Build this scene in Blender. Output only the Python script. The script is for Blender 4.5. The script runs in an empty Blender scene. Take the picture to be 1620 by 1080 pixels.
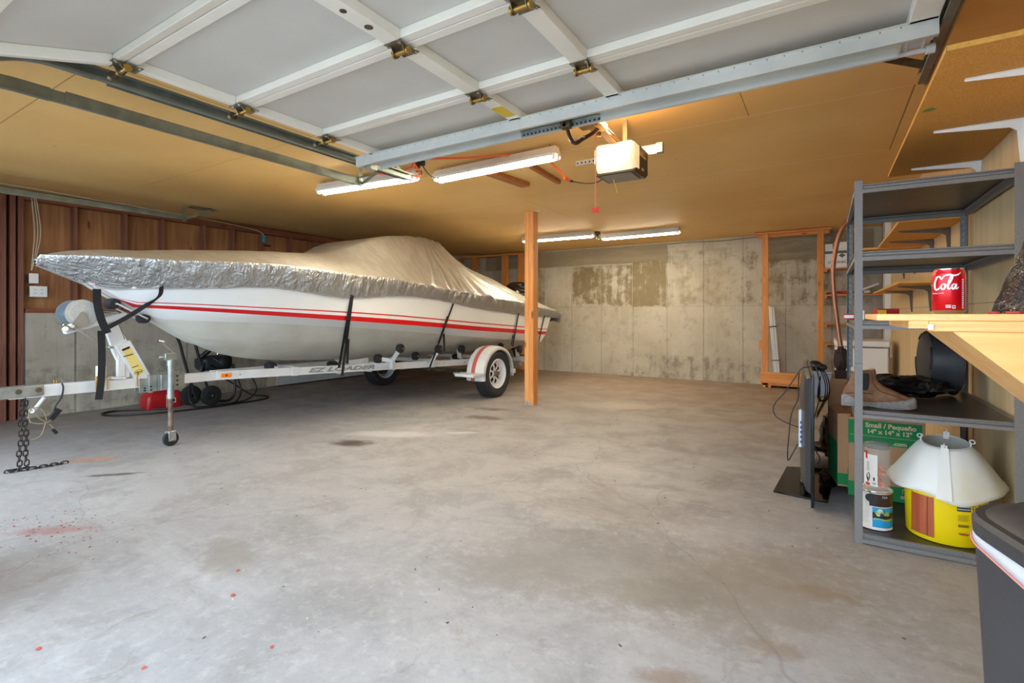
import bpy, bmesh, math, random
from mathutils import Vector, Matrix, noise as mnoise
R = math.radians
sc = bpy.context.scene
COL = sc.collection

# ------------------------------------------------------------------ camera, light, exposure
HC = 1.155
cam_d = bpy.data.cameras.new('camera')
cam_d.sensor_width = 36.0
cam_d.lens = 794.0 / 1620.0 * 36.0
cam_d.shift_y = -(540 - 497) / 1620.0
cam_d.clip_start = 0.02
cam = bpy.data.objects.new('camera', cam_d)
COL.objects.link(cam)
cam.location = (0, 0, HC)
cam.rotation_euler = (R(90), 0, R(31.94))
sc.camera = cam

w = bpy.data.worlds.new('sky')
sc.world = w
w.use_nodes = True
bg = w.node_tree.nodes['Background']
bg.inputs[0].default_value = (0.68, 0.83, 1.0, 1)
bg.inputs[1].default_value = 3.9
TUBE_E = 66.0
BULB_W = 9.0
sc.view_settings.view_transform = 'Standard'
sc.view_settings.look = 'None'
sc.view_settings.exposure = 0.65
sc.view_settings.gamma = 1.0
sc.view_settings.use_curve_mapping = False
CE = 2.46          # ceiling height

# ------------------------------------------------------------------ materials
def srgb(c):
    if isinstance(c, str):
        c = tuple(int(c[i:i+2], 16) for i in (0, 2, 4))
    o = []
    for v in c[:3]:
        v = v / 255.0
        o.append(v / 12.92 if v <= 0.04045 else ((v + 0.055) / 1.055) ** 2.4)
    return tuple(o) + (1.0,)

class NT:
    def __init__(s, name):
        s.m = bpy.data.materials.new(name); s.m.use_nodes = True
        s.t = s.m.node_tree; s.N = s.t.nodes; s.L = s.t.links
        s.b = s.N['Principled BSDF']
        s.tc = s.N.new('ShaderNodeTexCoord')
    def out(s, k): return s.tc.outputs[k]
    def link(s, a, b): s.L.new(a, b)
    def mapping(s, scale=(1, 1, 1), loc=(0, 0, 0), rot=(0, 0, 0), src=None):
        n = s.N.new('ShaderNodeMapping')
        n.inputs['Scale'].default_value = scale; n.inputs['Location'].default_value = loc
        n.inputs['Rotation'].default_value = rot
        s.link(src or s.out('Object'), n.inputs['Vector']); return n.outputs[0]
    def noise(s, scale=5, detail=6, rough=.6, vec=None, dist=0.0):
        n = s.N.new('ShaderNodeTexNoise'); n.inputs['Scale'].default_value = scale
        n.inputs['Detail'].default_value = detail; n.inputs['Roughness'].default_value = rough
        n.inputs['Distortion'].default_value = dist
        s.link(vec or s.out('Object'), n.inputs['Vector']); return n.outputs['Fac']
    def ramp(s, f, a, b, ca=0.0, cb=1.0):
        n = s.N.new('ShaderNodeMapRange'); n.interpolation_type = 'SMOOTHSTEP'
        n.inputs['From Min'].default_value = a; n.inputs['From Max'].default_value = b
        n.inputs['To Min'].default_value = ca; n.inputs['To Max'].default_value = cb
        s.link(f, n.inputs['Value']); return n.outputs[0]
    def mix(s, f, a, b, mode='MIX'):
        n = s.N.new('ShaderNodeMix'); n.data_type = 'RGBA'; n.blend_type = mode
        for sock, v in ((n.inputs[0], f), (n.inputs[6], a), (n.inputs[7], b)):
            if hasattr(v, 'is_output'): s.link(v, sock)
            else: sock.default_value = v
        return n.outputs[2]
    def math(s, op, a, b=None, c=None):
        n = s.N.new('ShaderNodeMath'); n.operation = op
        for i, v in enumerate((a, b, c)):
            if v is None: continue
            if hasattr(v, 'is_output'): s.link(v, n.inputs[i])
            else: n.inputs[i].default_value = v
        return n.outputs[0]
    def xyz(s, src=None):
        n = s.N.new('ShaderNodeSeparateXYZ'); s.link(src or s.out('Object'), n.inputs[0]); return n.outputs
    def bump(s, h, strength=.3, dist=.01):
        n = s.N.new('ShaderNodeBump'); n.inputs['Strength'].default_value = strength
        n.inputs['Distance'].default_value = dist
        s.link(h, n.inputs['Height']); s.link(n.outputs[0], s.b.inputs['Normal'])
    def set(s, **k):
        for key, v in k.items():
            nm = {'rough': 'Roughness', 'metal': 'Metallic', 'color': 'Base Color', 'spec': 'Specular IOR Level',
                  'coat': 'Coat Weight', 'trans': 'Transmission Weight', 'alpha': 'Alpha', 'sss': 'Subsurface Weight',
                  'sheen': 'Sheen Weight', 'ecol': 'Emission Color', 'estr': 'Emission Strength', 'ior': 'IOR'}[key]
            if hasattr(v, 'is_output'): s.link(v, s.b.inputs[nm])
            else: s.b.inputs[nm].default_value = v
        return s

def plain(name, c, rough=.5, metal=0.0, c2=None, sc_=6.0, amt=.5, bump=0.0, bs=60.0, **k):
    t = NT(name); a = srgb(c)
    if c2 is not None:
        f = t.ramp(t.noise(sc_, 5), .5 - amt / 2, .5 + amt / 2)
        t.set(color=t.mix(f, a, srgb(c2)))
    else:
        t.set(color=a)
    t.set(rough=rough, metal=metal, **k)
    if bump: t.bump(t.noise(bs, 4), bump, .004)
    return t.m

def wood(name, c1, c2, axis='z', rough=.6, knots=True, scale=1.0, k3=None):
    t = NT(name)
    st = {'x': (1.2, 22, 22), 'y': (22, 1.2, 22), 'z': (22, 22, 1.2)}[axis]
    v = t.mapping(tuple(q * scale for q in st))
    g = t.noise(1.0, 5, .65, v, 1.2)
    f = t.ramp(g, .32, .68)
    col = t.mix(f, srgb(c1), srgb(c2))
    big = t.noise(1.7, 2, .5)
    col = t.mix(t.ramp(big, .3, .7, 0, .35), col, srgb(k3 or c2))
    if knots:
        st2 = {'x': (2, 7, 7), 'y': (7, 2, 7), 'z': (7, 7, 2)}[axis]
        vn = t.N.new('ShaderNodeTexVoronoi'); vn.inputs['Scale'].default_value = 1.0
        t.link(t.mapping(st2), vn.inputs['Vector'])
        col = t.mix(t.ramp(vn.outputs['Distance'], .07, .14, .75, 0), col, srgb((70, 34, 14)))
    t.set(color=col, rough=rough); t.bump(g, .25, .003)
    return t.m

M = {}
M['stud'] = wood('stud_lumber', (222, 152, 76), (196, 120, 50), 'z')
M['stud_x'] = wood('stud_lumber_across', (222, 152, 76), (196, 120, 50), 'x')
M['redwood'] = wood('redwood_stud', (142, 90, 68), (106, 64, 48), 'z')
M['redwood_y'] = wood('redwood_plate', (150, 84, 52), (112, 58, 34), 'y')
M['plank'] = wood('knotty_sheathing', (170, 118, 74), (124, 78, 46), 'z', scale=.5, k3=(200, 140, 76))
M['post'] = wood('fir_post', (228, 164, 96), (204, 130, 62), 'z')
M['block'] = wood('ceiling_block_wood', (176, 112, 52), (148, 84, 34), 'x', knots=False)
M['bench'] = wood('bench_pine', (240, 190, 122), (222, 158, 86), 'x', rough=.5, knots=False)
M['galv'] = plain('galvanized_steel', (184, 188, 182), .38, .75, (150, 156, 152), 14, .5)
M['galv_dull'] = plain('galvanized_track', (150, 158, 148), .42, .6, (120, 128, 118), 9, .6)
M['galv_dark'] = plain('worn_galvanized', (128, 120, 100), .45, .8, (90, 78, 56), 20, .6)
M['zinc'] = plain('zinc_hinge', (150, 144, 126), .35, .8, (104, 92, 66), 40, .5)
M['brass'] = plain('brass_zinc', (176, 138, 66), .35, .9)
M['white_metal'] = plain('white_painted_steel', (226, 226, 222), .35, 0, (206, 206, 204), 5, .6)
M['door_skin'] = plain('door_skin', (212, 209, 200), .62, 0, (202, 199, 190), 1.5, .6)
M['door_rail'] = plain('door_rail', (240, 235, 222), .45, 0, (230, 224, 208), 4, .6)
M['black'] = plain('black_plastic', (26, 26, 28), .4)
M['black_rubber'] = plain('black_rubber', (24, 24, 25), .75, 0, (38, 38, 38), 30, .5)
M['black_gloss'] = plain('gloss_black_plastic', (14, 13, 13), .12, 0)
M['strap'] = plain('black_webbing', (20, 20, 22), .8, 0, (34, 34, 36), 90, .4)
M['chrome'] = plain('bright_steel', (200, 202, 204), .22, 1.0)
M['rusty'] = plain('rusty_steel', (96, 72, 54), .6, .5, (142, 128, 116), 16, .4)
M['iron'] = plain('dark_chain_steel', (66, 58, 54), .55, .7, (36, 30, 28), 30, .5)
M['tube'] = plain('fluorescent_tube', (255, 252, 240), .4, ecol=(1.0, .90, .70, 1), estr=TUBE_E)
M['orange_cord'] = plain('orange_cord', (226, 92, 30), .5)
M['cable'] = plain('black_cable', (22, 20, 20), .5)
M['white_cable'] = plain('white_cable', (196, 186, 160), .6)
M['red'] = plain('red_plastic', (188, 30, 34), .35, 0, (160, 22, 26), 4, .6)
M['amber'] = plain('amber_reflector', (255, 138, 14), .25, 0)
M['white'] = plain('white_plastic', (232, 232, 228), .4)
M['paper'] = plain('white_paper', (236, 234, 230), .6)
M['ink'] = plain('black_ink', (30, 28, 26), .6)
M['yellow_label'] = plain('yellow_sticker', (228, 206, 120), .5)
M['cardboard'] = plain('cardboard', (186, 144, 104), .8, 0, (172, 130, 92), 5, .5)
M['green'] = plain('green_print', (14, 128, 66), .7)
M['tan_print'] = plain('tan_print', (214, 190, 152), .7)
M['grey_metal'] = plain('hammered_grey_enamel', (140, 137, 134), .42, .10, (106, 104, 102), 260, .7, .35, 260)
M['grey_sheet'] = plain('dark_shelf_sheet', (72, 66, 62), .38, .4, (58, 52, 48), 9, .6)
M['white_bracket'] = plain('white_bracket', (240, 238, 232), .4)
M['dark_bracket'] = plain('brown_grey_bracket', (112, 98, 84), .5, .4)

def osb(name, a, b):
    t = NT(name)
    v = t.N.new('ShaderNodeTexVoronoi'); v.inputs['Scale'].default_value = 160
    t.link(t.out('Object'), v.inputs['Vector'])
    f = t.ramp(v.outputs['Distance'], .0, .8)
    col = t.mix(f, srgb(a), srgb(b))
    t.set(color=t.mix(t.ramp(t.noise(3, 3), .3, .7, 0, .3), col, srgb(b)), rough=.7)
    return t.m
M['chip'] = osb('particleboard', (234, 178, 96), (212, 150, 68))
M['chip_edge'] = plain('particleboard_edge', (236, 182, 92), .7, 0, (216, 158, 70), 60, .5)

def m_gel():
    t = NT('hull_gelcoat'); n = t.noise(2.2, 4)
    d = t.ramp(t.noise(1.4, 7, .75, t.mapping((1, .6, 5))), .56, .72, 0, .35)
    z = t.xyz()[2]
    low = t.ramp(z, .15, .36, 1, 0)
    col = t.mix(n, srgb((232, 233, 230)), srgb((222, 223, 219)))
    t.set(color=t.mix(t.math('MULTIPLY', d, low), col, srgb((140, 132, 116))), rough=.45, spec=.35)
    return t.m
M['gel'] = m_gel()
M['hull_red'] = plain('red_pinstripe', (200, 12, 22), .3)
M['bottom_paint'] = plain('hull_bottom', (222, 222, 211), .45, 0, (198, 195, 180), 2.5, .6)

def m_cover():
    t = NT('boat_cover_cloth')
    v = t.mapping((5, 14, 2.2))
    n = t.noise(1, 6, .6, v, .6); n2 = t.noise(24, 4, .6)
    col = t.mix(t.ramp(n, .35, .65), srgb((200, 195, 184)), srgb((184, 180, 171)))
    t.set(color=col, rough=.40, metal=.55)
    h = t.math('ADD', n, t.math('MULTIPLY', n2, .25))
    t.bump(h, .5, .025)
    return t.m
M['cover'] = m_cover()
def m_skirt():
    t = NT('gathered_cloth_reflection_grey')
    col = t.mix(t.noise(3, 3), srgb((190, 189, 185)), srgb((170, 170, 168)))  # same cloth as the cover; grey of reflections put into the colour
    t.set(color=col, rough=.33, metal=.72)
    n1 = t.noise(1, 4, .6, t.mapping((5, 4.5, 7), rot=(.6, 0, 0)), .9); n2 = t.noise(1, 3, .6, t.mapping((13, 12, 1.8), rot=(.3, 0, 0)), .3)
    r1 = t.math('ABSOLUTE', t.math('SUBTRACT', n1, .5)); r2 = t.math('ABSOLUTE', t.math('SUBTRACT', n2, .5))
    t.bump(t.math('ADD', t.math('MULTIPLY', r1, 1.4), t.math('MULTIPLY', r2, 2.0)), .55, .06)
    return t.m
M['skirt'] = m_skirt()

def ell(t, P, cx, cy, rx, ry, rot, nz, nstr=.5, feather=.25):
    """soft, ragged ellipse on the XY plane, centre and radii in metres"""
    x, y = P[0], P[1]
    dx = t.math('SUBTRACT', x, cx); dy = t.math('SUBTRACT', y, cy)
    c, s = math.cos(rot), math.sin(rot)
    u = t.math('ADD', t.math('MULTIPLY', dx, c / rx), t.math('MULTIPLY', dy, s / rx))
    v = t.math('ADD', t.math('MULTIPLY', dx, -s / ry), t.math('MULTIPLY', dy, c / ry))
    d = t.math('SQRT', t.math('ADD', t.math('MULTIPLY', u, u), t.math('MULTIPLY', v, v)))
    d = t.math('ADD', d, t.math('MULTIPLY', t.math('SUBTRACT', nz, .5), nstr * 2))
    return t.ramp(d, 1 - feather, 1 + feather, 1, 0)

def m_floor():
    t = NT('floor_concrete'); P = t.xyz()
    a = t.noise(.55, 4, .6); b = t.noise(2.6, 7, .65, dist=.4); c = t.noise(18, 6, .7); d = t.noise(90, 3, .6)
    col = t.mix(t.ramp(a, .35, .65), srgb((166, 164, 162)), srgb((152, 150, 149)))
    col = t.mix(t.ramp(b, .42, .66, 0, .6), col, srgb((132, 128, 124)))
    col = t.mix(t.ramp(t.noise(5.5, 8, .75, dist=.8), .54, .70, 0, .5), col, srgb((122, 112, 100)))
    col = t.mix(t.ramp(c, .48, .72, 0, .45), col, srgb((184, 182, 180)))
    col = t.mix(t.ramp(t.noise(45, 6, .8), .5, .68, 0, .35), col, srgb((122, 118, 114)))
    trow = t.noise(.9, 6, .7, t.mapping((.5, 2.4, 1), rot=(0, 0, .5)))
    col = t.mix(t.ramp(trow, .50, .72, 0, .4), col, srgb((188, 187, 186)))
    # warm tube light, with some dirt, painted in as brown towards the back
    back = t.ramp(t.math('ADD', P[1], t.math('MULTIPLY', b, 2.0)), 5.0, 9.5, 0, .75)
    col = t.mix(back, col, srgb((140, 114, 84)))
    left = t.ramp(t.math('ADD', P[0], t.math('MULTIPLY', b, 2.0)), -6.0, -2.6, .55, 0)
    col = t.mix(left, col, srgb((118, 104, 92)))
    speck = t.ramp(d, .68, .76, 0, .45)
    col = t.mix(speck, col, srgb((92, 84, 76)))
    S = [(-2.42, 1.32, .20, .11, -.35, (134, 128, 118), .7), (-3.60, 3.06, .17, .10, .4, (60, 44, 32), .85),
         (-3.55, 3.50, .40, .12, .5, (206, 206, 204), .6), (-4.95, 1.62, .18, .06, .7, (190, 124, 80), .55),
         (-3.50, .98, .20, .05, .7, (150, 84, 78), .5), (-3.22, 4.6, .2, .1, .2, (84, 58, 38), .7),
         (-3.45, 5.05, .2, .08, .2, (96, 70, 48), .6), (-2.2, 6.1, .45, .2, .3, (196, 188, 178), .6),
         (-.9, 2.2, .6, .35, .4, (128, 122, 114), .5), (-.25, 2.35, .5, .3, .8, (136, 126, 112), .6),
         (-4.35, 1.55, .16, .03, .8, (72, 62, 50), .8), (-1.1, 2.9, .45, .3, .2, (132, 122, 112), .4),
         (-3.0, 3.9, .14, .05, .6, (198, 200, 204), .7),
         (-.42, 1.62, .10, .04, .5, (128, 106, 84), .6), (-.16, 1.95, .09, .05, .3, (132, 112, 90), .5), (-.22, 1.30, .12, .05, .6, (126, 106, 86), .5), (-.55, 2.1, .25, .12, .4, (126, 120, 110), .5), (-.02, 2.45, .12, .05, .1, (136, 116, 92), .5), (-1.25, 1.9, .3, .14, .7, (136, 132, 126), .5)]
    nz = t.noise(9, 8, .8)
    for (x, y, rx, ry, rot, cc, amt) in S:
        m = ell(t, P, x, y, rx, ry, rot, nz, 1.1, .5)
        col = t.mix(t.math('MULTIPLY', m, amt), col, srgb(cc))
    # hairline cracks
    v = t.N.new('ShaderNodeTexVoronoi'); v.feature = 'DISTANCE_TO_EDGE'; v.inputs['Scale'].default_value = .42
    n3 = t.N.new('ShaderNodeTexNoise'); n3.inputs['Scale'].default_value = 2.0; t.link(t.out('Object'), n3.inputs['Vector'])
    mv = t.N.new('ShaderNodeVectorMath'); mv.operation = 'MULTIPLY_ADD'
    t.link(n3.outputs['Color'], mv.inputs[0]); mv.inputs[1].default_value = (.35, .35, .35); t.link(t.out('Object'), mv.inputs[2])
    t.link(mv.outputs[0], v.inputs['Vector'])
    col = t.mix(t.ramp(v.outputs['Distance'], .0, .004, .22, 0), col, srgb((80, 76, 72)))
    t.set(color=col, rough=t.ramp(b, .3, .7, .42, .7), spec=.45)
    t.bump(t.math('ADD', c, t.math('MULTIPLY', d, .3)), .18, .004)
    return t.m

def m_wall_concrete(name, seam, off, axis, stains=()):
    t = NT(name); P = t.xyz(); u = P[0] if axis == 'x' else P[1]; z = P[2]
    a = t.noise(1.1, 6, .65, dist=.3); b = t.noise(6, 8, .72); st = t.noise(1, 6, .7, t.mapping((7, 7, .8)))
    wood_g = t.noise(1, 4, .6, t.mapping((60, 60, 2.5)))
    col = t.mix(t.ramp(a, .35, .65), srgb((188, 180, 162)), srgb((170, 160, 140)))
    col = t.mix(t.ramp(b, .50, .72, 0, .6), col, srgb((128, 118, 100)))
    col = t.mix(t.ramp(st, .52, .68, 0, .45), col, srgb((190, 184, 172)))
    col = t.mix(t.ramp(wood_g, .5, .8, 0, .25), col, srgb((138, 126, 106)))
    for (u0, u1, z0, z1, cc, lo, hi, amt) in stains:
        m = t.math('MULTIPLY', t.ramp(u, u0 - .01, u0 + .01), t.ramp(u, u1 - .01, u1 + .01, 1, 0))
        zz = t.math('ADD', z, t.math('MULTIPLY', t.math('SUBTRACT', b, .5), .16))
        m = t.math('MULTIPLY', m, t.math('MULTIPLY', t.ramp(zz, z0 - .02, z0 + .02), t.ramp(zz, z1 - .02, z1 + .02, 1, 0)))
        m = t.math('MULTIPLY', m, t.ramp(t.math('ADD', t.math('MULTIPLY', st, .5), t.math('MULTIPLY', b, .5)), lo, hi, 0, amt))
        col = t.mix(m, col, srgb(cc))
    fr = t.math('FRACT', t.math('DIVIDE', t.math('SUBTRACT', u, off), seam))
    dd = t.math('MINIMUM', fr, t.math('SUBTRACT', 1.0, fr))
    line = t.ramp(dd, .004, .012, 1, 0)
    line = t.math('MULTIPLY', line, t.ramp(st, .3, .7, .35, 1))
    hz = t.math('ABSOLUTE', t.math('SUBTRACT', z, 1.30))
    line2 = t.ramp(hz, .003, .008, .35, 0)
    sm = t.math('MAXIMUM', line, line2)
    col = t.mix(t.math('MULTIPLY', sm, .75), col, srgb((78, 68, 54)))
    v = t.N.new('ShaderNodeTexVoronoi'); v.inputs['Scale'].default_value = 9; t.link(t.mapping((1, 1, 1)), v.inputs['Vector'])
    pit = t.math('MULTIPLY', t.ramp(v.outputs['Distance'], .04, .10, 1, 0), t.ramp(b, .45, .55))
    col = t.mix(t.math('MULTIPLY', pit, .6), col, srgb((84, 74, 60)))
    t.set(color=col, rough=.85)
    t.bump(t.math('SUBTRACT', t.math('ADD', b, t.math('MULTIPLY', wood_g, .6)), t.math('MULTIPLY', sm, 1.2)), .35, .008)
    return t.m

def m_ceiling():
    t = NT('brown_ceiling_board'); P = t.xyz()
    a = t.noise(.9, 3, .5); b = t.noise(5, 5, .6, t.mapping((1, 5, 1)))
    col = t.mix(t.ramp(a, .3, .7), srgb((236, 197, 128)), srgb((226, 184, 114)))
    col = t.mix(t.ramp(b, .5, .75, 0, .3), col, srgb((214, 174, 116)))
    def seg(ax, at, lo, hi, wd=.004, cc=(246, 222, 176), amt=.8):
        nonlocal col
        p, q = (P[1], P[0]) if ax == 'y' else (P[0], P[1])
        m = t.ramp(t.math('ABSOLUTE', t.math('SUBTRACT', p, at)), wd * .6, wd * 1.3, 1, 0)
        m = t.math('MULTIPLY', m, t.math('MULTIPLY', t.math('GREATER_THAN', q, lo), t.math('LESS_THAN', q, hi)))
        col = t.mix(t.math('MULTIPLY', m, amt), col, srgb(cc))
    for yy in (3.63, 4.96, 6.35, 7.65): seg('y', yy, -9, 2)
    seg('y', 1.06, -9, 2, .003, (140, 92, 50)); seg('y', 2.35, -9, 2, .003, (150, 104, 60), .5)
    seg('x', .435, 3.63, 4.96, .004, (96, 66, 36)); seg('x', -.425, 2.35, 3.63, .003, (96, 66, 36))
    seg('x', -3.2, 1.06, 2.35, .003, (110, 76, 40)); seg('x', -2.9, 4.96, 6.35, .003, (150, 110, 60))
    v = t.N.new('ShaderNodeTexVoronoi'); v.inputs['Scale'].default_value = 3.2; t.link(t.out('Object'), v.inputs['Vector'])
    col = t.mix(t.ramp(v.outputs['Distance'], .018, .03, .75, 0), col, srgb((92, 60, 32)))
    t.set(color=col, rough=.62, spec=.35)
    return t.m

def m_ply():
    t = NT('right_wall_plywood'); P = t.xyz()
    g = t.noise(1, 5, .6, t.mapping((9, 9, .45)), .5); b = t.noise(3, 6, .7)
    col = t.mix(t.ramp(g, .25, .75), srgb((230, 204, 156)), srgb((216, 186, 136)))
    col = t.mix(t.ramp(t.noise(1, 6, .7, t.mapping((14, 14, 1.2))), .58, .7, 0, .5), col, srgb((234, 220, 186)))
    for yy in (1.9, 3.12, 4.34, 5.56, 6.78, 8.0):
        m = t.ramp(t.math('ABSOLUTE', t.math('SUBTRACT', P[1], yy)), .002, .005, .8, 0)
        col = t.mix(m, col, srgb((120, 92, 56)))
    for zz in (1.22,):
        m = t.ramp(t.math('ABSOLUTE', t.math('SUBTRACT', P[2], zz)), .002, .004, .6, 0)
        col = t.mix(m, col, srgb((120, 92, 56)))
    v = t.N.new('ShaderNodeTexVoronoi'); v.inputs['Scale'].default_value = 4.2; t.link(t.out('Object'), v.inputs['Vector'])
    col = t.mix(t.ramp(v.outputs['Distance'], .02, .035, .7, 0), col, srgb((110, 80, 44)))
    t.set(color=col, rough=.65); return t.m

# ------------------------------------------------------------------ mesh helpers
class MB:
    def __init__(s): s.bm = bmesh.new(); s.mi = 0
    def mat(s, i): s.mi = i; return s
    def face(s, vs):
        try: f = s.bm.faces.new(vs)
        except ValueError: return None
        f.material_index = s.mi; return f
    def vs(s, pts): return [s.bm.verts.new(p) for p in pts]
    def hexa(s, p):      # 8 points: bottom 4, top 4
        v = s.vs(p)
        for q in ((3, 2, 1, 0), (4, 5, 6, 7), (0, 1, 5, 4), (1, 2, 6, 5), (2, 3, 7, 6), (3, 0, 4, 7)):
            s.face([v[i] for i in q])
        return s
    def box(s, x0, x1, y0, y1, z0, z1, rot=None, at=None):
        p = [(x0, y0, z0), (x1, y0, z0), (x1, y1, z0), (x0, y1, z0), (x0, y0, z1), (x1, y0, z1), (x1, y1, z1), (x0, y1, z1)]
        p = [Vector(q) for q in p]
        if rot: p = [rot @ q for q in p]
        if at: p = [q + Vector(at) for q in p]
        return s.hexa(p)
    def beam(s, p, q, wd, ht, up=(0, 0, 1)):
        p, q = Vector(p), Vector(q); d = (q - p).normalized(); up = Vector(up)
        if abs(d.dot(up)) > .98: up = Vector((1, 0, 0))
        x = d.cross(up).normalized(); y = x.cross(d).normalized()
        x = x * wd / 2; y = y * ht / 2
        return s.hexa([p - x - y, p + x - y, q + x - y, q - x - y, p - x + y, p + x + y, q + x + y, q - x + y])
    def loft(s, secs, closed=False, cap0=False, cap1=False, mats=None, loopc=False):
        rows = [s.vs(r) for r in secs]; n = len(secs[0])
        for i in range(len(rows) - 1 + (1 if loopc else 0)):
            a, b = rows[i], rows[(i + 1) % len(rows)]
            for j in range(n if closed else n - 1):
                k = (j + 1) % n
                if mats: s.mi = mats[j]
                s.face((a[j], a[k], b[k], b[j]))
        if cap0: s.face(list(reversed(rows[0])))
        if cap1: s.face(rows[-1])
        return s
    def tube(s, pts, r, n=8, cap=True, closed=False):
        pts = [Vector(p) for p in pts]; m = len(pts)
        rr = r if isinstance(r, (list, tuple)) else [r] * m
        secs = []; ref = None
        for i, p in enumerate(pts):
            a = pts[(i - 1) % m] if (closed or i > 0) else p
            b = pts[(i + 1) % m] if (closed or i < m - 1) else p
            d = (b - a)
            if d.length < 1e-9: d = Vector((0, 0, 1))
            d.normalize()
            if ref is None: ref = Vector((0, 0, 1)) if abs(d.z) < .9 else Vector((1, 0, 0))
            x = (ref - d * ref.dot(d))
            if x.length < 1e-6: x = d.orthogonal()
            x.normalize(); ref = x; y = d.cross(x)
            secs.append([p + x * math.cos(2 * math.pi * k / n) * rr[i] + y * math.sin(2 * math.pi * k / n) * rr[i] for k in range(n)])
        return s.loft(secs, True, cap and not closed, cap and not closed, loopc=closed)
    def cyl(s, p, q, r, r2=None, n=24): return s.tube([p, q], [r, r if r2 is None else r2], n)
    def lathe(s, c, prof, axis=(0, 0, 1), n=32, cap=True, mats=None):
        """prof: (radius, distance along the axis)"""
        ax = Vector(axis).normalized(); c = Vector(c)
        x = ax.orthogonal().normalized()
        if abs(ax.z) > .99: x = Vector((1, 0, 0))
        y = ax.cross(x)
        secs = [[c + ax * h + (x * math.cos(2 * math.pi * k / n) + y * math.sin(2 * math.pi * k / n)) * max(r, 1e-5) for k in range(n)] for r, h in prof]
        rows = [s.vs(q) for q in secs]
        for i in range(len(rows) - 1):
            if mats: s.mi = mats[i]
            for j in range(n):
                k = (j + 1) % n; s.face((rows[i][j], rows[i][k], rows[i + 1][k], rows[i + 1][j]))
        if cap: s.face(list(reversed(rows[0]))); s.face(rows[-1])
        return s
    def prism(s, pts, vec):
        a = [Vector(p) for p in pts]; v = Vector(vec)
        A = s.vs(a); B = s.vs([p + v for p in a]); n = len(a)
        s.face(list(reversed(A))); s.face(B)
        for i in range(n): s.face((A[i], A[(i + 1) % n], B[(i + 1) % n], B[i]))
        return s
    def sphere(s, c, r, n=16, sz=(1, 1, 1)):
        prof = [(math.sin(math.pi * i / n), -math.cos(math.pi * i / n)) for i in range(n + 1)]
        c = Vector(c); k0 = len(s.bm.verts)
        s.lathe((0, 0, 0), prof, n=n * 2)
        s.bm.verts.ensure_lookup_table()
        for v in s.bm.verts[k0:]:
            v.co = Vector((v.co.x * r * sz[0], v.co.y * r * sz[1], v.co.z * r * sz[2])) + c
        return s

def obj(name, mb, mats, parent=None, bevel=0.0, smooth=.7, seg=2):
    bm = mb.bm
    bmesh.ops.recalc_face_normals(bm, faces=bm.faces)
    me = bpy.data.meshes.new(name)
    if not isinstance(mats, (list, tuple)): mats = [mats]
    if parent is None:
        lo = Vector((1e9,) * 3); hi = -lo
        for v in bm.verts:
            for i in range(3): lo[i] = min(lo[i], v.co[i]); hi[i] = max(hi[i], v.co[i])
        org = Vector(((lo.x + hi.x) / 2, (lo.y + hi.y) / 2, lo.z))
    else:
        r = parent
        while r.parent: r = r.parent
        org = Vector(r.location)
    for v in bm.verts: v.co -= org
    bm.to_mesh(me); bm.free()
    for m in mats: me.materials.append(M[m] if isinstance(m, str) else m)
    if smooth:
        for p in me.polygons: p.use_smooth = True
        me.set_sharp_from_angle(angle=smooth)
    o = bpy.data.objects.new(name, me); COL.objects.link(o)
    if parent is not None: o.parent = parent
    else: o.location = org
    if bevel:
        b = o.modifiers.new('bevel', 'BEVEL'); b.width = bevel; b.segments = seg; b.limit_method = 'ANGLE'
        b.angle_limit = R(40); b.harden_normals = False
    return o

def thing(name, label, cat, loc=(0, 0, 0), group=None):
    o = bpy.data.objects.new(name, None); COL.objects.link(o); o.location = loc; o.empty_display_size = .1
    return tag(o, label, cat, group)
def tag(o, label, cat, group=None, kind=None):
    o['label'] = label; o['category'] = cat
    if group: o['group'] = group
    if kind: o['kind'] = kind
    return o
def struct(name, mb, m, bevel=0.0, smooth=.7, label=None):
    o = obj(name, mb, m, None, bevel, smooth); o['kind'] = 'structure'
    if label: o['label'] = label
    return o
def clone(root, delta, label=None):
    r = root.copy(); COL.objects.link(r); r.location = root.location + Vector(delta)
    if label: r['label'] = label
    for ch in [o for o in list(bpy.data.objects) if o.parent == root]:
        c = ch.copy(); COL.objects.link(c); c.parent = r
        for g in [o for o in list(bpy.data.objects) if o.parent == ch]:
            d = g.copy(); COL.objects.link(d); d.parent = c
    return r

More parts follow.
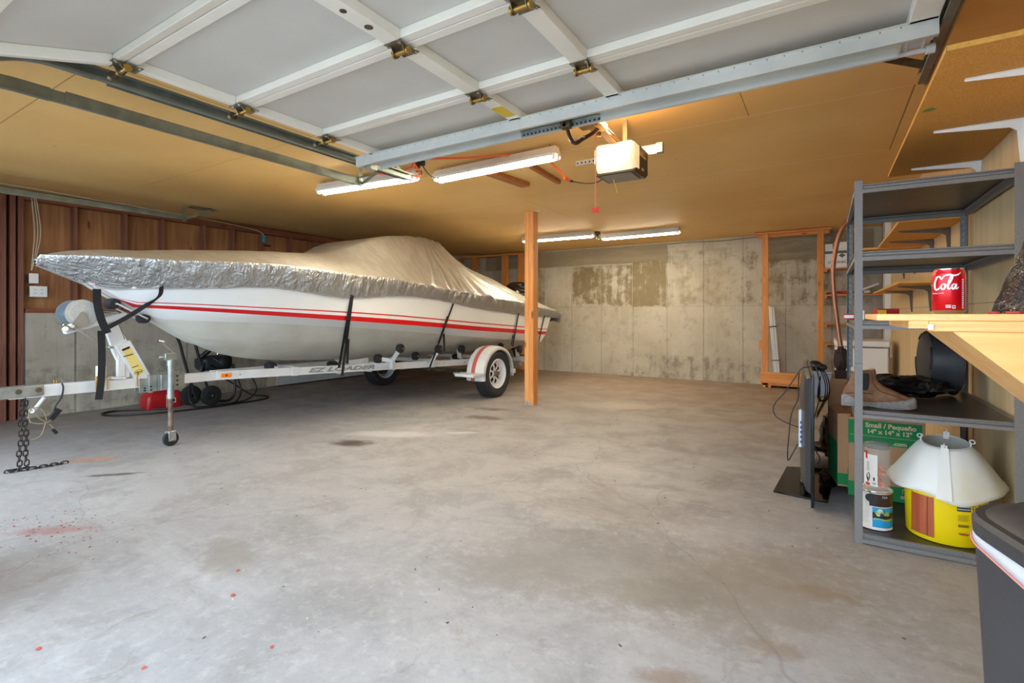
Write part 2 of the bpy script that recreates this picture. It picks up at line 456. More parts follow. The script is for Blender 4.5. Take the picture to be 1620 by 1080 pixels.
def spline(pts, k=8):
    P = [Vector(p) for p in pts]; out = []
    for i in range(len(P) - 1):
        a = P[max(i - 1, 0)]; b = P[i]; c = P[i + 1]; d = P[min(i + 2, len(P) - 1)]
        for j in range(k):
            t = j / k
            out.append(.5 * ((2 * b) + (c - a) * t + (2 * a - 5 * b + 4 * c - d) * t * t + (3 * b - a - 3 * c + d) * t ** 3))
    out.append(P[-1]); return out
def interp(x, xs, ys):
    if x <= xs[0]: return ys[0]
    for i in range(len(xs) - 1):
        if x <= xs[i + 1]:
            t = (x - xs[i]) / (xs[i + 1] - xs[i]); return ys[i] + (ys[i + 1] - ys[i]) * t
    return ys[-1]
def sinterp(x, xs, ys):
    """smooth (Catmull-Rom) interpolation of a table"""
    if x <= xs[0]: return ys[0]
    if x >= xs[-1]: return ys[-1]
    for i in range(len(xs) - 1):
        if x <= xs[i + 1]: break
    t = (x - xs[i]) / (xs[i + 1] - xs[i]); h = xs[i + 1] - xs[i]
    def sl(j):
        if j <= 0 or j >= len(xs) - 1: return (ys[min(j + 1, len(xs) - 1)] - ys[max(j - 1, 0)]) / (xs[min(j + 1, len(xs) - 1)] - xs[max(j - 1, 0)])
        return (ys[j + 1] - ys[j - 1]) / (xs[j + 1] - xs[j - 1])
    m0, m1 = sl(i) * h, sl(i + 1) * h
    return (2 * t**3 - 3 * t * t + 1) * ys[i] + (t**3 - 2 * t * t + t) * m0 + (-2 * t**3 + 3 * t * t) * ys[i + 1] + (t**3 - t * t) * m1

_TH = R(31.94)
def at(px, py, X=None, Y=None, Z=None, d=None):
    """the point of the place that lies behind a spot of the photograph, on the plane X, Y or Z or at a depth"""
    s = (px - 810) / 794.0
    a = Vector((-math.sin(_TH) + math.cos(_TH) * s, math.cos(_TH) + math.sin(_TH) * s, -(py - 497) / 794.0))
    if X is not None: k = X / a.x
    elif Y is not None: k = Y / a.y
    elif Z is not None: k = (Z - HC) / a.z
    else: k = d
    return a * k + Vector((0, 0, HC))

def text_polys(s, size, shear=0.0, outline=0.0, spacing=1.0, bold=0.0, extr=0.0004, align='CENTER'):
    cu = bpy.data.curves.new('t', 'FONT'); cu.body = s; cu.size = size; cu.shear = shear
    cu.align_x = align; cu.align_y = 'CENTER'; cu.space_character = spacing; cu.resolution_u = 3
    if outline: cu.fill_mode = 'NONE'; cu.bevel_depth = outline; cu.bevel_resolution = 0
    else: cu.extrude = extr; cu.offset = bold
    ob = bpy.data.objects.new('t', cu)
    me = bpy.data.meshes.new_from_object(ob)
    vs = [v.co.copy() for v in me.vertices]; fs = [tuple(p.vertices) for p in me.polygons]
    bpy.data.objects.remove(ob); bpy.data.curves.remove(cu); bpy.data.meshes.remove(me)
    return vs, fs
def put_text(mb, s, size, fn, **k):
    vs, fs = text_polys(s, size, **k)
    V = [mb.bm.verts.new(fn(v)) for v in vs]
    for f in fs: mb.face([V[i] for i in f])
def plane_fn(o, u, v, n=None, sx=1.0):
    o, u, v = Vector(o), Vector(u).normalized(), Vector(v).normalized(); n = n or u.cross(v)
    return lambda p: o + u * p.x * sx + v * p.y + n * p.z
def cyl_fn(c, r, ang0, z0, dirn=1):
    """wrap on an upright cylinder; ang0 = where x=0 sits, x grows to the viewer's right"""
    c = Vector(c)
    return lambda p: Vector((c.x + (r + p.z) * math.cos(ang0 + p.x / r), c.y + (r + p.z) * math.sin(ang0 + p.x / r), z0 + p.y))

# ------------------------------------------------------------------ the setting
mf = m_floor()
b = MB(); b.box(-9.5, 3.0, -7.0, 9.4, -.12, 0); struct('floor', b, mf, smooth=0)
bk_st = [(-4.30, -3.70, 1.36, 2.10, (112, 92, 54), .39, .53, .85), (-3.69, -3.07, 1.32, 2.10, (114, 96, 60), .41, .54, .8),
         (-3.06, -2.44, 1.31, 2.14, (122, 104, 66), .36, .52, .85), (-5.6, -4.95, 1.0, 2.2, (112, 96, 60), .42, .6, .6),
         (-2.43, .6, 1.33, 2.3, (140, 124, 94), .44, .62, .6), (-1.2, .2, 1.3, 2.2, (104, 92, 68), .46, .6, .6),
         (-3.1, -.9, -.1, .42, (96, 90, 82), .46, .62, .6)]
M['conc_back'] = m_wall_concrete('back_wall_concrete', .63, -4.946, 'x', bk_st)
M['conc_left'] = m_wall_concrete('left_wall_concrete', 1.22, 2.3, 'y', ((0, 9, -.1, .55, (110, 100, 82), .42, .6, .5),))
# world-space coordinates for the big surfaces: their objects sit at the world origin
def world_struct(name, mb, m, smooth=0, bevel=0):
    me = bpy.data.meshes.new(name); bmesh.ops.recalc_face_normals(mb.bm, faces=mb.bm.faces); mb.bm.to_mesh(me); mb.bm.free()
    me.materials.append(M[m] if isinstance(m, str) else m)
    o = bpy.data.objects.new(name, me); COL.objects.link(o); o['kind'] = 'structure'
    if bevel:
        q = o.modifiers.new('bevel', 'BEVEL'); q.width = bevel; q.segments = 2
    return o
bpy.data.objects.remove(bpy.data.objects['floor'])
b = MB(); b.box(-9.5, 3.0, -7.0, 9.4, -.12, 0); world_struct('floor', b, mf)
b = MB()
b.prism([(-7.9, .25, 2.555), (-7.9, .25, 2.72), (1.1, .25, 2.66), (1.1, .25, CE), (-6.25, .25, CE)], (0, 9.15, 0))
world_struct('ceiling', b, m_ceiling())
b = MB(); b.box(-8.0, 1.1, 9.2, 9.4, -.05, 2.6); world_struct('wall_back', b, 'conc_back')
b = MB(); b.box(.77, .95, .25, 9.25, -.05, 2.6); world_struct('wall_right', b, m_ply())
XL = -7.5
b = MB(); b.box(XL - .3, XL, 1.86, 9.25, -.05, 1.17); world_struct('wall_left', b, 'conc_left')
b = MB(); b.box(XL - .3, XL - .10, .25, 9.25, 1.17, 2.6); b.box(XL - .3, XL - .10, .25, 1.80, -.05, 1.17)
struct('wall_left_upper', b, 'plank', smooth=0)
# front wall with the two door openings
b = MB()
for x0, x1 in ((-7.8, -6.5), (-3.42, -2.72), (.42, 1.1)): b.box(x0, x1, .25, .40, -.05, 2.6)
for x0, x1 in ((-6.5, -3.42), (-2.72, .42)): b.box(x0, x1, .25, .40, 2.16, 2.6)
struct('wall_front', b, M['plank'], smooth=0)
# studs, sill and plates of the left wall
n = 1
def trim(b, m='redwood', bevel=.003):
    global n
    struct('trim_%d' % n, b, m, bevel); n += 1
for y0, y1, zb in ((1.66, 1.705, 0), (1.735, 1.78, 0), (1.80, 1.845, 0)):
    b = MB(); b.box(XL - .10, XL + .02, y0, y1, zb, 2.48); trim(b)
b = MB(); b.box(XL - .10, XL + .01, 1.86, 9.2, 1.17, 1.215); trim(b, 'redwood_y')
b = MB(); b.box(XL - .10, XL + .02, 1.85, 9.2, 2.42, 2.50); trim(b, 'redwood_y')
for y in (2.30, 2.80, 3.22, 3.75, 4.16, 4.62, 5.12, 5.62, 6.05, 6.5, 6.95, 7.4, 7.85, 8.3, 8.75):
    b = MB(); b.box(XL - .10, XL + .0, y - .019, y + .022, 1.215, 2.42); trim(b)
# poly sheeting stapled along the top of the back wall
def m_poly():
    t = NT('poly_sheeting'); nn = t.noise(5, 6, .7, t.mapping((1, 1, 2.4)), 1.0)
    t.set(color=srgb((210, 190, 150)), rough=.14, alpha=.5, spec=1.0); t.bump(nn, 1.0, .12); return t.m
M['poly'] = m_poly()
def sheet(name, x0, x1, z0, z1, label):
    b = MB(); secs = []
    nx = int((x1 - x0) / .05)
    for i in range(nx + 1):
        x = x0 + (x1 - x0) * i / nx; s = []
        for j in range(9):
            z = z1 - (z1 - z0 + .035 * mnoise.noise(Vector((x * 1.7, 3, 1)))) * j / 8
            s.append((x, 9.185 - .012 * j / 8 - .03 * abs(mnoise.noise(Vector((x * 3.1, z * 6, 7)))), z))
        secs.append(s)
    b.loft(secs); o = obj(name, b, 'poly', None, smooth=3); o['kind'] = 'structure'; return o
sheet('trim_%d' % n, -6.4, -2.42, 2.12, 2.44, ''); n += 1
sheet('trim_%d' % n, -.80, .62, 2.02, 2.44, ''); n += 1
b = MB(); b.tube(spline([(-2.4, 9.17, 2.42), (-2.0, 9.165, 2.428), (-1.5, 9.17, 2.41), (-1.0, 9.165, 2.43), (-.86, 9.17, 2.435)]), .010, 6); trim(b, 'poly', 0)
b = MB(); b.box(.70, .768, 8.55, 8.95, 0, 2.44); trim(b, 'white', .004)

# ------------------------------------------------------------------ the raised sectional garage door
ZD = 2.30
door = thing('garage_door', 'raised white sectional overhead door hanging under the ceiling with a steel strut', 'garage door', (-1.15, 1.3, 2.2))
XD0, XD1 = -2.66, .36
seams = [(2.62, ZD), (2.055, ZD), (1.515, ZD), (.975, ZD), (.455, 2.139)]
def P2(i, f, dz=0.0):
    (y0, z0), (y1, z1) = seams[i], seams[i + 1]
    L = math.hypot(y1 - y0, z1 - z0); ny, nz = (z0 - z1) / L, -abs(y0 - y1) / L
    return (y0 + (y1 - y0) * f - ny * dz * 0, z0 + (z1 - z0) * f - dz)
for i in range(4):
    (y0, z0), (y1, z1) = seams[i], seams[i + 1]
    def sec(b, x0, x1, f0, f1, d0, d1):     # slab in the section's own plane; d = distance below the skin
        a0 = (y0 + (y1 - y0) * f0, z0 + (z1 - z0) * f0); a1 = (y0 + (y1 - y0) * f1, z0 + (z1 - z0) * f1)
        b.hexa([(x0, a0[0], a0[1] - d1), (x1, a0[0], a0[1] - d1), (x1, a1[0], a1[1] - d1), (x0, a1[0], a1[1] - d1),
                (x0, a0[0], a0[1] - d0), (x1, a0[0], a0[1] - d0), (x1, a1[0], a1[1] - d0), (x0, a1[0], a1[1] - d0)])
    b = MB(); sec(b, XD0, XD1, 0.004, .996, -.012, 0.0)
    s = obj('door_section', b, 'door_skin', door, smooth=0)
    wrel = .045 / math.hypot(y1 - y0, z1 - z0)
    b = MB()
    for f0, f1 in ((0.004, wrel), (1 - wrel, .996)):
        sec(b, XD0, XD1, f0, f1, 0, .036)
    obj('section_rail', b, 'door_rail', s, .003)
    for xs, wd in ((XD0, .035), (-1.52, .075), (-.945, .075), (XD1 - .09, .09)):
        b = MB(); sec(b, xs, xs + wd, wrel, 1 - wrel, 0, .046)
        if abs(xs + 1.52) < .01:
            pass
        obj('stile', b, 'door_rail', s, .003)
# holes and a yellow sticker on one stile
b = MB(); b.box(-1.518, -1.447, 2.22, 2.36, ZD - .0475, ZD - .0462); obj('sticker', b, plain('door_sticker_yellow', (222, 186, 40), .5), door, smooth=0)
for yy, rr in ((1.22, .013), (1.34, .017)):
    b = MB(); b.lathe((-1.482, yy, ZD - .0475), [(rr, 0), (rr, .001)]); b.lathe((-1.482, yy, ZD - .048), [(rr * .6, 0), (rr * .6, .0005)]); obj('bolt_hole', b, 'galv_dark', door)
def hinge(x, y, z, edge=0):
    b = MB()
    b.prism([(x - .045, y - .055, z - .047), (x + .045, y - .055, z - .047), (x + .030, y + .005, z - .047), (x + .045, y + .06, z - .047), (x - .045, y + .06, z - .047), (x - .030, y + .005, z - .047)], (0, 0, -.003))
    b.prism([(x - .028, y - .03, z - .05), (x - .028, y + .03, z - .05), (x - .028, y + .012, z - .078), (x - .028, y - .012, z - .078)], (-.003, 0, 0))
    b.prism([(x + .028, y - .03, z - .05), (x + .028, y + .03, z - .05), (x + .028, y + .012, z - .078), (x + .028, y - .012, z - .078)], (.003, 0, 0))
    h = obj('hinge', b, 'zinc', door)
    b = MB(); b.cyl((x - .04, y, z - .066), (x + .04, y, z - .066), .010, n=12)
    for sx in (-.042, .034): b.cyl((x + sx, y, z - .066), (x + sx + .008, y, z - .066), .017, n=14)
    obj('hinge_pin', b, 'brass', h)
    for dx, dy in ((-.03, -.042), (.03, -.042), (.033, .048)):
        b = MB(); b.cyl((x + dx, y + dy, z - .049), (x + dx, y + dy, z - .057), .007, n=6); obj('bolt', b, 'chrome', h)
for yy in (2.055, 1.515, .975):
    for xx in (-1.482, -.907): hinge(xx, yy, ZD)
    for xx in (-2.63, .315): hinge(xx, yy, ZD)
    for xx, q in ((-2.63, -1), (.315, 1)):
        b = MB(); b.cyl((xx, yy, ZD - .066), (xx + q * .10, yy, ZD - .066), .006, n=8); b.cyl((xx + q * .10, yy, ZD - .066), (xx + q * .125, yy, ZD - .066), .021, n=18)
        obj('roller', b, 'galv_dark', door)
# strut along the top section: a hat channel
b = MB()
X0, X1 = -2.80, .36
b.box(X0, X1, 2.415, 2.4175, 2.195, 2.254); b.box(X0, X1, 2.400, 2.4175, 2.254, 2.2565); b.box(X0, X1, 2.4175, 2.4375, 2.195, 2.1975)
b.box(X0, X1, 2.4355, 2.438, 2.195, 2.235); b.box(X0, X1, 2.438, 2.545, 2.232, 2.235)
b.box(X0 + .1, X1 - .11, 2.545, 2.5475, 2.188, 2.235); b.box(X0 + .1, X1 - .11, 2.53, 2.545, 2.188, 2.190)
strut = obj('strut', b, plain('galvanized_strut', (222, 222, 214), .40, .30, (200, 202, 196), 3, .5), door, smooth=.4)
b = MB()
for i in range(46):
    x = X0 + .1 + i * .0655
    b.cyl((x, 2.414, 2.249), (x, 2.4149, 2.249), .0028, n=8)
obj('rivet', b, 'galv_dark', strut)
# perforated angle on the strut
b = MB(); b.box(-1.52, -1.03, 2.541, 2.545, 2.190, 2.226); b.box(-1.52, -1.03, 2.525, 2.541, 2.224, 2.226); pa = obj('perforated_angle', b, 'galv', door)
b = MB()
for i in range(19):
    x = -1.50 + i * .026
    b.cyl((x, 2.5402, 2.207), (x, 2.5409, 2.207), .0062, n=10)
obj('punched_hole', b, 'black', pa)
b = MB(); b.box(-1.245, -1.19, 2.50, 2.541, 2.185, 2.228); b.cyl((-1.22, 2.50, 2.20), (-1.22, 2.545, 2.20), .012, n=6); obj('arm_bracket', b, 'galv_dark', door)
# end cap with top roller bracket on the right
b = MB(); b.box(.245, .345, 2.43, 2.60, 2.236, 2.262)
for x in (.255, .275, .33): b.box(x, x + .008, 2.43, 2.602, 2.228, 2.236)
b.cyl((.235, 2.60, 2.222), (.345, 2.60, 2.222), .011, n=12); b.cyl((.345, 2.60, 2.222), (.375, 2.60, 2.222), .02, n=16)
obj('top_roller_bracket', b, 'white_metal', door, .002)
b = MB(); b.box(-2.80, -2.74, 2.43, 2.56, 2.19, 2.26); b.cyl((-2.80, 2.56, 2.24), (-2.68, 2.56, 2.24), .009, n=12); obj('top_roller_bracket', b, 'galv', door, .002)

# ------------------------------------------------------------------ tracks
def c_profile(p, side, up, h=.056, dep=.030, t=.0025, lip=.012):
    """closed C outline in the plane spanned by side and up"""
    s, u = Vector(side), Vector(up)
    q = [(0, -h/2), (dep, -h/2), (dep, -h/2 + lip), (dep - t, -h/2 + lip), (dep - t, -h/2 + t), (t, -h/2 + t), (t, h/2 - t), (dep - t, h/2 - t), (dep - t, h/2 - lip), (dep, h/2 - lip), (dep, h/2), (0, h/2)]
    return [Vector(p) + s * a + u * c for a, c in q]
def track(name, label, x, side, z, y_end, y_curve=.80, rad=.36, group=None, curve=True):
    t = thing(name, label, 'door track', (x, 2.0, 0), group)
    b = MB(); secs = [c_profile((x, y_end, z), (side, 0, 0), (0, 0, 1)), c_profile((x, y_curve, z), (side, 0, 0), (0, 0, 1))]
    b.loft(secs, True, True, True); obj('horizontal_track', b, 'galv_dull', t, smooth=.5)
    if curve:
        b = MB(); secs = []
        for i in range(13):
            a = R(90) * i / 12
            c = (y_curve, z - rad)
            secs.append(c_profile((x - side * .003, c[0] - rad * math.sin(a), c[1] + rad * math.cos(a)), (side, 0, 0), (0, -math.sin(a), math.cos(a)), h=.062, dep=.034))
        secs.append(c_profile((x - side * .003, y_curve - rad, .05), (side, 0, 0), (0, -1, 0), h=.062, dep=.034))
        secs.insert(0, c_profile((x - side * .003, y_curve + .14, z), (side, 0, 0), (0, 0, 1), h=.062, dep=.034))
        b.loft(secs, True, True, True); obj('curved_track', b, 'galv_dull', t, smooth=.5)
    return t
ta = track('door_track', 'galvanized door track beside the raised door, left edge', -2.86, 1, 2.265, 3.03)
b = MB(); b.box(-2.885, -2.882, 1.0, 3.0, 2.235, 2.315); obj('track_angle', b, 'galv_dull', ta)
b = MB(); b.beam((-2.885, 2.80, 2.30), (-2.885, 2.80, CE), .035, .003, (0, 1, 0)); b.beam((-2.885, 2.96, 2.29), (-2.885, 2.75, CE), .03, .003, (1, 0, 0)); obj('hanger_strap', b, 'galv_dull', ta)
tb = track('door_track', 'long bare galvanized track of the second door bay, nearer to the raised door', -3.40, -1, 2.295, 3.02)
b = MB(); b.box(-3.398, -3.395, 1.0, 3.0, 2.27, 2.33); obj('track_angle', b, 'galv_dull', tb)
b = MB(); b.beam((-3.385, 2.97, 2.27), (-3.385, 2.97, CE), .035, .003, (1, 0, 0)); b.beam((-3.385, 2.99, 2.28), (-2.98, 2.99, CE - .01), .03, .003, (0, 1, 0)); b.beam((-3.40, 2.95, 2.325), (-2.88, 2.95, 2.325), .03, .003); obj('hanger_strap', b, 'galv_dull', tb)
tc = track('door_track', 'dark galvanized door track beside the particleboard shelf at upper right', .40, -1, 2.265, 3.02)
b = MB(); b.cyl((.408, .95, 2.262), (.408, 3.08, 2.262), .014, n=10); obj('track_edge_tube', b, 'galv_dull', tc)
b = MB(); b.beam((.405, 2.86, 2.24), (.405, 2.86, CE - .005), .04, .003, (1, 0, 0)); b.beam((.40, 2.86, 2.25), (-.02, 2.86, CE - .01), .035, .003, (0, 1, 0)); b.beam((.40, 2.93, 2.27), (.46, 2.93, CE), .04, .003, (1, 0, 0)); obj('hanger_strap', b, 'galv_dark', tc)
b = MB(); b.box(.42, .66, 2.42, 2.424, 2.35, 2.39); b.box(.42, .66, 2.40, 2.424, 2.386, 2.39); ag = obj('cross_angle', b, 'galv_dark', tc)
for x in (.48, .54, .61):
    b = MB(); b.cyl((x, 2.4190, 2.37), (x, 2.4199, 2.37), .009, n=10); obj('punched_hole', b, 'black', ag)
b = MB(); b.beam((.5, 2.41, 2.385), (.5, 2.41, CE), .03, .003); obj('hanger_strap', b, 'galv_dark', tc)
td = track('door_track', 'galvanized track of the second door bay running along the left wall top', -6.55, 1, 2.315, 3.06)
b = MB(); b.beam((-6.545, 3.04, 2.27), (-6.545, 3.04, 2.46), .04, .003, (1, 0, 0)); b.beam((-6.545, 3.04, 2.30), (-6.53, 3.35, CE + .0), .03, .003, (1, 0, 0)); b.box(-6.62, -6.5, 3.1, 3.4, CE - .004, CE - .001); obj('hanger_strap', b, 'galv_dull', td)

# ------------------------------------------------------------------ opener
op = thing('garage_door_opener', 'ceiling mounted garage door opener with lit cream light cover and dark sides', 'opener', (-1.1, 3.05, 2.04))
ox0, ox1, oy0, oy1, oz0, oz1 = -1.245, -.985, 2.97, 3.27, 2.035, 2.225
def m_lens():
    t = NT('lit_light_cover'); t.set(color=srgb((248, 232, 196)), rough=.35, trans=.0, ecol=(1.0, .72, .40, 1))
    n = t.N.new('ShaderNodeVectorMath'); n.operation = 'DISTANCE'; t.link(t.out('Object'), n.inputs[0]); n.inputs[1].default_value = (-.03, -.08, .12)
    t.set(estr=t.ramp(n.outputs['Value'], .03, .17, 1.3, .35)); return t.m
M['lens'] = m_lens()
def chamf(x0, x1, y0, y1, z0, z1, c, cb):
    return [[(x0 + c, y0 + .04 * 0, z0), (x1 - c, y0, z0), (x1, y0 + 0, z0 + cb)], ]
# light cover: the whole front, wrapping down to the slanted chin
b = MB()
pf = [(oy0 + .12, oz1 + .0), (oy0 + .02, oz1 - .004), (oy0, oz1 - .02), (oy0, oz0 + .07), (oy0 + .055, oz0 + .012), (oy0 + .12, oz0 + .012)]
secs = []
for x, k in ((ox0, .82), (ox0 + .022, 1.0), (ox1 - .022, 1.0), (ox1, .82)):
    cy, cz = oy0 + .12, (oz0 + oz1) / 2 + .02
    secs.append([(x, cy + (y - cy) * k, cz + (z - cz) * (k if 1 else 1)) for y, z in pf])
b.loft(secs, True, True, True); obj('light_cover', b, 'lens', op, .004)
b = MB()
pf = [(oy0 + .10, oz1 - .004), (oy1, oz1 - .01), (oy1, oz0 + .03), (oy1 - .05, oz0), (oy0 + .03, oz0), (oy0 + .045, oz0 + .015), (oy0 + .10, oz0 + .05)]
b.prism([(ox0 + .004, y, z) for y, z in pf], (ox1 - ox0 - .006, 0, 0)); hs = obj('housing', b, plain('dark_brown_housing', (62, 48, 34), .45), op, .004)
b = MB(); b.box(ox0 + .03, ox1 - .03, oy0 + .05, oy1 - .06, oz0 - .004, oz0); obj('underside_panel', b, plain('grey_panel', (120, 110, 100), .3), op, .002)
b = MB(); put_text(b, 'LiftMaster', .036, plane_fn((ox1 - .0012, oy0 + .19, oz1 - .06), (0, 1, 0), (0, 0, 1)), bold=.0006); obj('lettering', b, 'tan_print', hs, smooth=0)
b = MB(); b.box(ox1 - .002, ox1 - .0005, oy0 + .17, oy0 + .21, oz0 + .035, oz0 + .05); obj('badge', b, 'tan_print', hs)
b = MB(); b.beam((-1.115, .42, 2.425), (-1.115, 2.66, 2.352), .042, .03); b.beam((-1.115, 2.64, 2.345), (-1.115, 2.68, 2.262), .040, .03); b.beam((-1.115, 2.62, 2.262), (-1.115, 3.02, 2.225), .042, .03); obj('rail', b, plain('brown_rail_steel', (140, 104, 62), .4, .6), op, .002)
b = MB()
for s in (-.03, .03): b.tube([(-1.115 + s, 2.5, 2.262), (-1.115 + s, 3.0, 2.235)], .006, 8)
obj('chain_rod', b, 'iron', op)
b = MB(); b.box(-1.165, -1.075, 2.62, 2.78, 2.225, 2.265); b.box(-1.18, -1.09, 2.57, 2.66, 2.205, 2.245); b.cyl((-1.14, 2.80, 2.21), (-1.14, 2.80, 2.27), .016, n=12); obj('trolley', b, 'brass', op, .004)
b = MB(); b.tube(spline([(-1.225, 2.545, 2.205), (-1.215, 2.55, 2.16), (-1.195, 2.555, 2.118), (-1.17, 2.56, 2.108), (-1.145, 2.58, 2.13), (-1.105, 2.62, 2.165), (-1.09, 2.66, 2.20)], 6), .011, 8); arm = obj('curved_arm', b, plain('dark_arm', (66, 36, 20), .4, .4), op)
b = MB(); b.cyl((-1.17, 2.545, 2.12), (-1.17, 2.575, 2.12), .008, n=8); obj('bolt', b, 'chrome', arm); b = MB(); b.cyl((-1.135, 2.57, 2.14), (-1.135, 2.6, 2.14), .007, n=8); obj('bolt', b, 'chrome', arm)
b = MB(); b.tube([(-1.098, 2.66, 2.205), (-1.100, 2.66, 1.985), (-1.102, 2.66, 1.755)], .0032, 6); cd = obj('release_rope', b, plain('pink_rope', (226, 110, 92), .7), op)
b = MB(); b.tube([(-1.118, 2.66, 1.742), (-1.084, 2.66, 1.752)], [.012, .009], 8); b.tube([(-1.102, 2.66, 1.745), (-1.088, 2.66, 1.728)], .004, 6); obj('release_handle', b, plain('red_handle', (226, 40, 36), .4), cd)
b = MB(); b.tube([at(968, 275, Y=3.12), at(973, 292, Y=3.12), at(977, 305, Y=3.12)], .0028, 6); obj('antenna', b, plain('yellow_wire', (214, 180, 60), .5), op)
# perforated hangers up to the ceiling
b = MB(); b.box(-1.50, -1.245, 3.26, 3.263, 2.205, 2.24); b.box(-1.05, -.90, 3.26, 3.263, 2.20, 2.26); b.box(-.925, -.885, 3.24, 3.28, 2.20, 2.26)
b.box(-1.25, -1.05, 3.26, 3.263, 2.205, 2.235); b.beam((-1.14, 3.262, 2.22), (-1.14, 3.262, CE), .03, .003, (0, 1, 0))
hg = obj('perforated_hanger', b, 'galv', op)
b = MB()
for i in range(8): b.cyl((-1.485 + i * .03, 3.2592, 2.222), (-1.485 + i * .03, 3.2599, 2.222), .0065, n=10)
obj('punched_hole', b, 'black', hg)
bl = bpy.data.lights.new('opener_bulb', 'POINT'); bl.energy = BULB_W; bl.color = (1.0, .62, .28); bl.shadow_soft_size = .05
bo = bpy.data.objects.new('opener_bulb', bl); COL.objects.link(bo); bo.location = (-1.07, 2.90, 2.29); bo['label'] = 'glow above the opener light cover'

# ------------------------------------------------------------------ shop lights
def shop_light(label, A, B_, wd=.13, drop=None, loops=True, cc=None):
    A, B_ = Vector(A), Vector(B_)          # tube line ends (underside centre)
    mid = (A + B_) / 2; d = (B_ - A).normalized(); L = (B_ - A).length; side = d.cross(Vector((0, 0, 1))).normalized()
    t = thing('shop_light', label, 'fluorescent light', tuple(mid), 'fluorescent shop lights under the ceiling')
    b = MB(); up = Vector((0, 0, 1))
    prof = [(-wd / 2, .004), (-wd / 2, .026), (-wd * .24, .085), (wd * .24, .085), (wd / 2, .026), (wd / 2, .004), (wd / 2 - .004, .004), (wd / 2 - .006, .022), (0, .030), (-wd / 2 + .006, .022), (-wd / 2 + .004, .004)]
    b.loft([[A + side * p + up * (q + .012) for p, q in prof], [B_ + side * p + up * (q + .012) for p, q in prof]], True, True, True)
    obj('light_housing', b, 'white_metal', t, smooth=.4)
    for s in (-.033, .033):
        b = MB(); b.cyl(A + d * .025 + side * s + up * .014, B_ - d * .025 + side * s + up * .014, .013, n=16); obj('lamp_tube', b, 'tube', t)
    for e, q in ((A, 1), (B_, -1)):
        for s in (-.033, .033):
            b = MB(); b.beam(e + side * s + d * q * .004 + up * .018, e + side * s + d * q * .024 + up * .018, .030, .042)
            obj('lamp_holder', b, 'white', t, .003)
    for e in (A + d * .06, B_ - d * .06):
        h = CE - (e.z + .07); k = max(3, int(h / .012)); b = MB()
        for i in range(k):
            zc = e.z + .074 + h * (i + .5) / k; r = .007
            o = Vector((e.x, e.y, zc)); a1 = side if i % 2 else d
            b.tube([o + a1 * .004 * math.cos(t_) + up * r * math.sin(t_) for t_ in [2 * math.pi * j / 8 for j in range(8)]], .0014, 4, closed=True)
        obj('hanging_chain', b, 'iron', t)
    return t
shop_light('lit twin tube shop light hanging left of the door track end', (-4.22, 3.20, 2.335), (-3.06, 3.30, 2.335))
shop_light('lit twin tube shop light between track end and door opener', (-2.95, 3.46, 2.335), (-1.73, 3.42, 2.335))
shop_light('lit shop light crossing behind the wooden post', (-4.32, 7.28, 2.36), (-3.08, 7.33, 2.36))
shop_light('lit shop light near the back wall, right of the post', (-3.08, 7.72, 2.36), (-1.84, 7.68, 2.36))
b = MB(); b.lathe((-3.05, 7.45, CE - .05), [(.03, 0), (.045, .01), (.045, .05)]); b.cyl((-3.05, 7.45, 2.33), (-3.05, 7.45, 2.41), .017, n=12); b.tube(spline([(-3.05, 7.45, 2.37), (-3.0, 7.5, 2.35), (-2.97, 7.68, 2.40)]), .005, 6)
tag(obj('ceiling_lamp_socket', b, 'black'), 'small black ceiling socket between the two rear shop lights', 'socket')
b = MB(); b.cyl((-2.905, 3.20, CE - .006), (-2.905, 3.20, CE), .055, n=28)
ou = tag(obj('ceiling_outlet', b, 'white'), 'white round ceiling outlet plate feeding the orange cord', 'outlet')
b = MB(); b.beam((-2.94, 3.20, CE - .006), (-2.94, 3.20, CE - .06), .03, .03); b.tube(spline([(-2.94, 3.20, CE - .05), (-2.95, 3.25, CE - .11), (-2.99, 3.30, 2.40), (-3.05, 3.30, 2.41)]), .005, 6)
tag(obj('power_cord', b, 'cable'), 'short black cord from the ceiling outlet to the left shop light', 'cord')
b = MB(); b.beam((-2.885, 3.20, CE - .006), (-2.885, 3.20, CE - .05), .03, .03); b.tube(spline([(-2.885, 3.2, CE - .05), (-2.87, 3.26, 2.35), (-2.85, 3.36, 2.335), (-2.80, 3.45, 2.36), (-2.78, 3.46, 2.39)]), .005, 6)
tag(obj('power_cord', b, 'cable'), 'short black cord from the ceiling outlet to the middle shop light', 'cord')
b = MB()
b.tube(spline([(-3.10, 2.90, 2.36), (-3.16, 2.97, 2.33), (-3.10, 3.08, 2.35), (-2.98, 3.16, 2.40), (-2.90, 3.10, 2.42), (-2.86, 3.14, 2.31), (-2.90, 3.05, 2.30), (-2.98, 2.98, 2.33), (-2.94, 3.02, 2.42), (-2.84, 3.12, 2.44), (-2.5, 3.25, 2.425), (-2.2, 3.36, 2.425), (-2.0, 3.55, 2.44), (-1.95, 3.68, 2.43), (-1.92, 3.82, 2.38), (-1.90, 3.90, 2.33)], 8), .008, 8)
b.tube([(-1.90, 3.90, 2.33), (-1.88, 3.96, 2.315)], [.016, .013], 8)
tag(obj('extension_cord', b, 'orange_cord'), 'orange extension cord looping along the ceiling by the shop lights', 'cord')
b = MB(); b.tube([(-1.88, 3.965, 2.315), (-1.86, 3.99, 2.31)], [.013, .008], 8)
b.tube(spline([(-1.86, 3.99, 2.31), (-1.77, 4.02, 2.29), (-1.64, 3.98, 2.27), (-1.5, 3.85, 2.27), (-1.38, 3.7, 2.28), (-1.28, 3.5, 2.27), (-1.18, 3.33, 2.24), (-1.15, 3.285, 2.16)], 8), .005, 6)
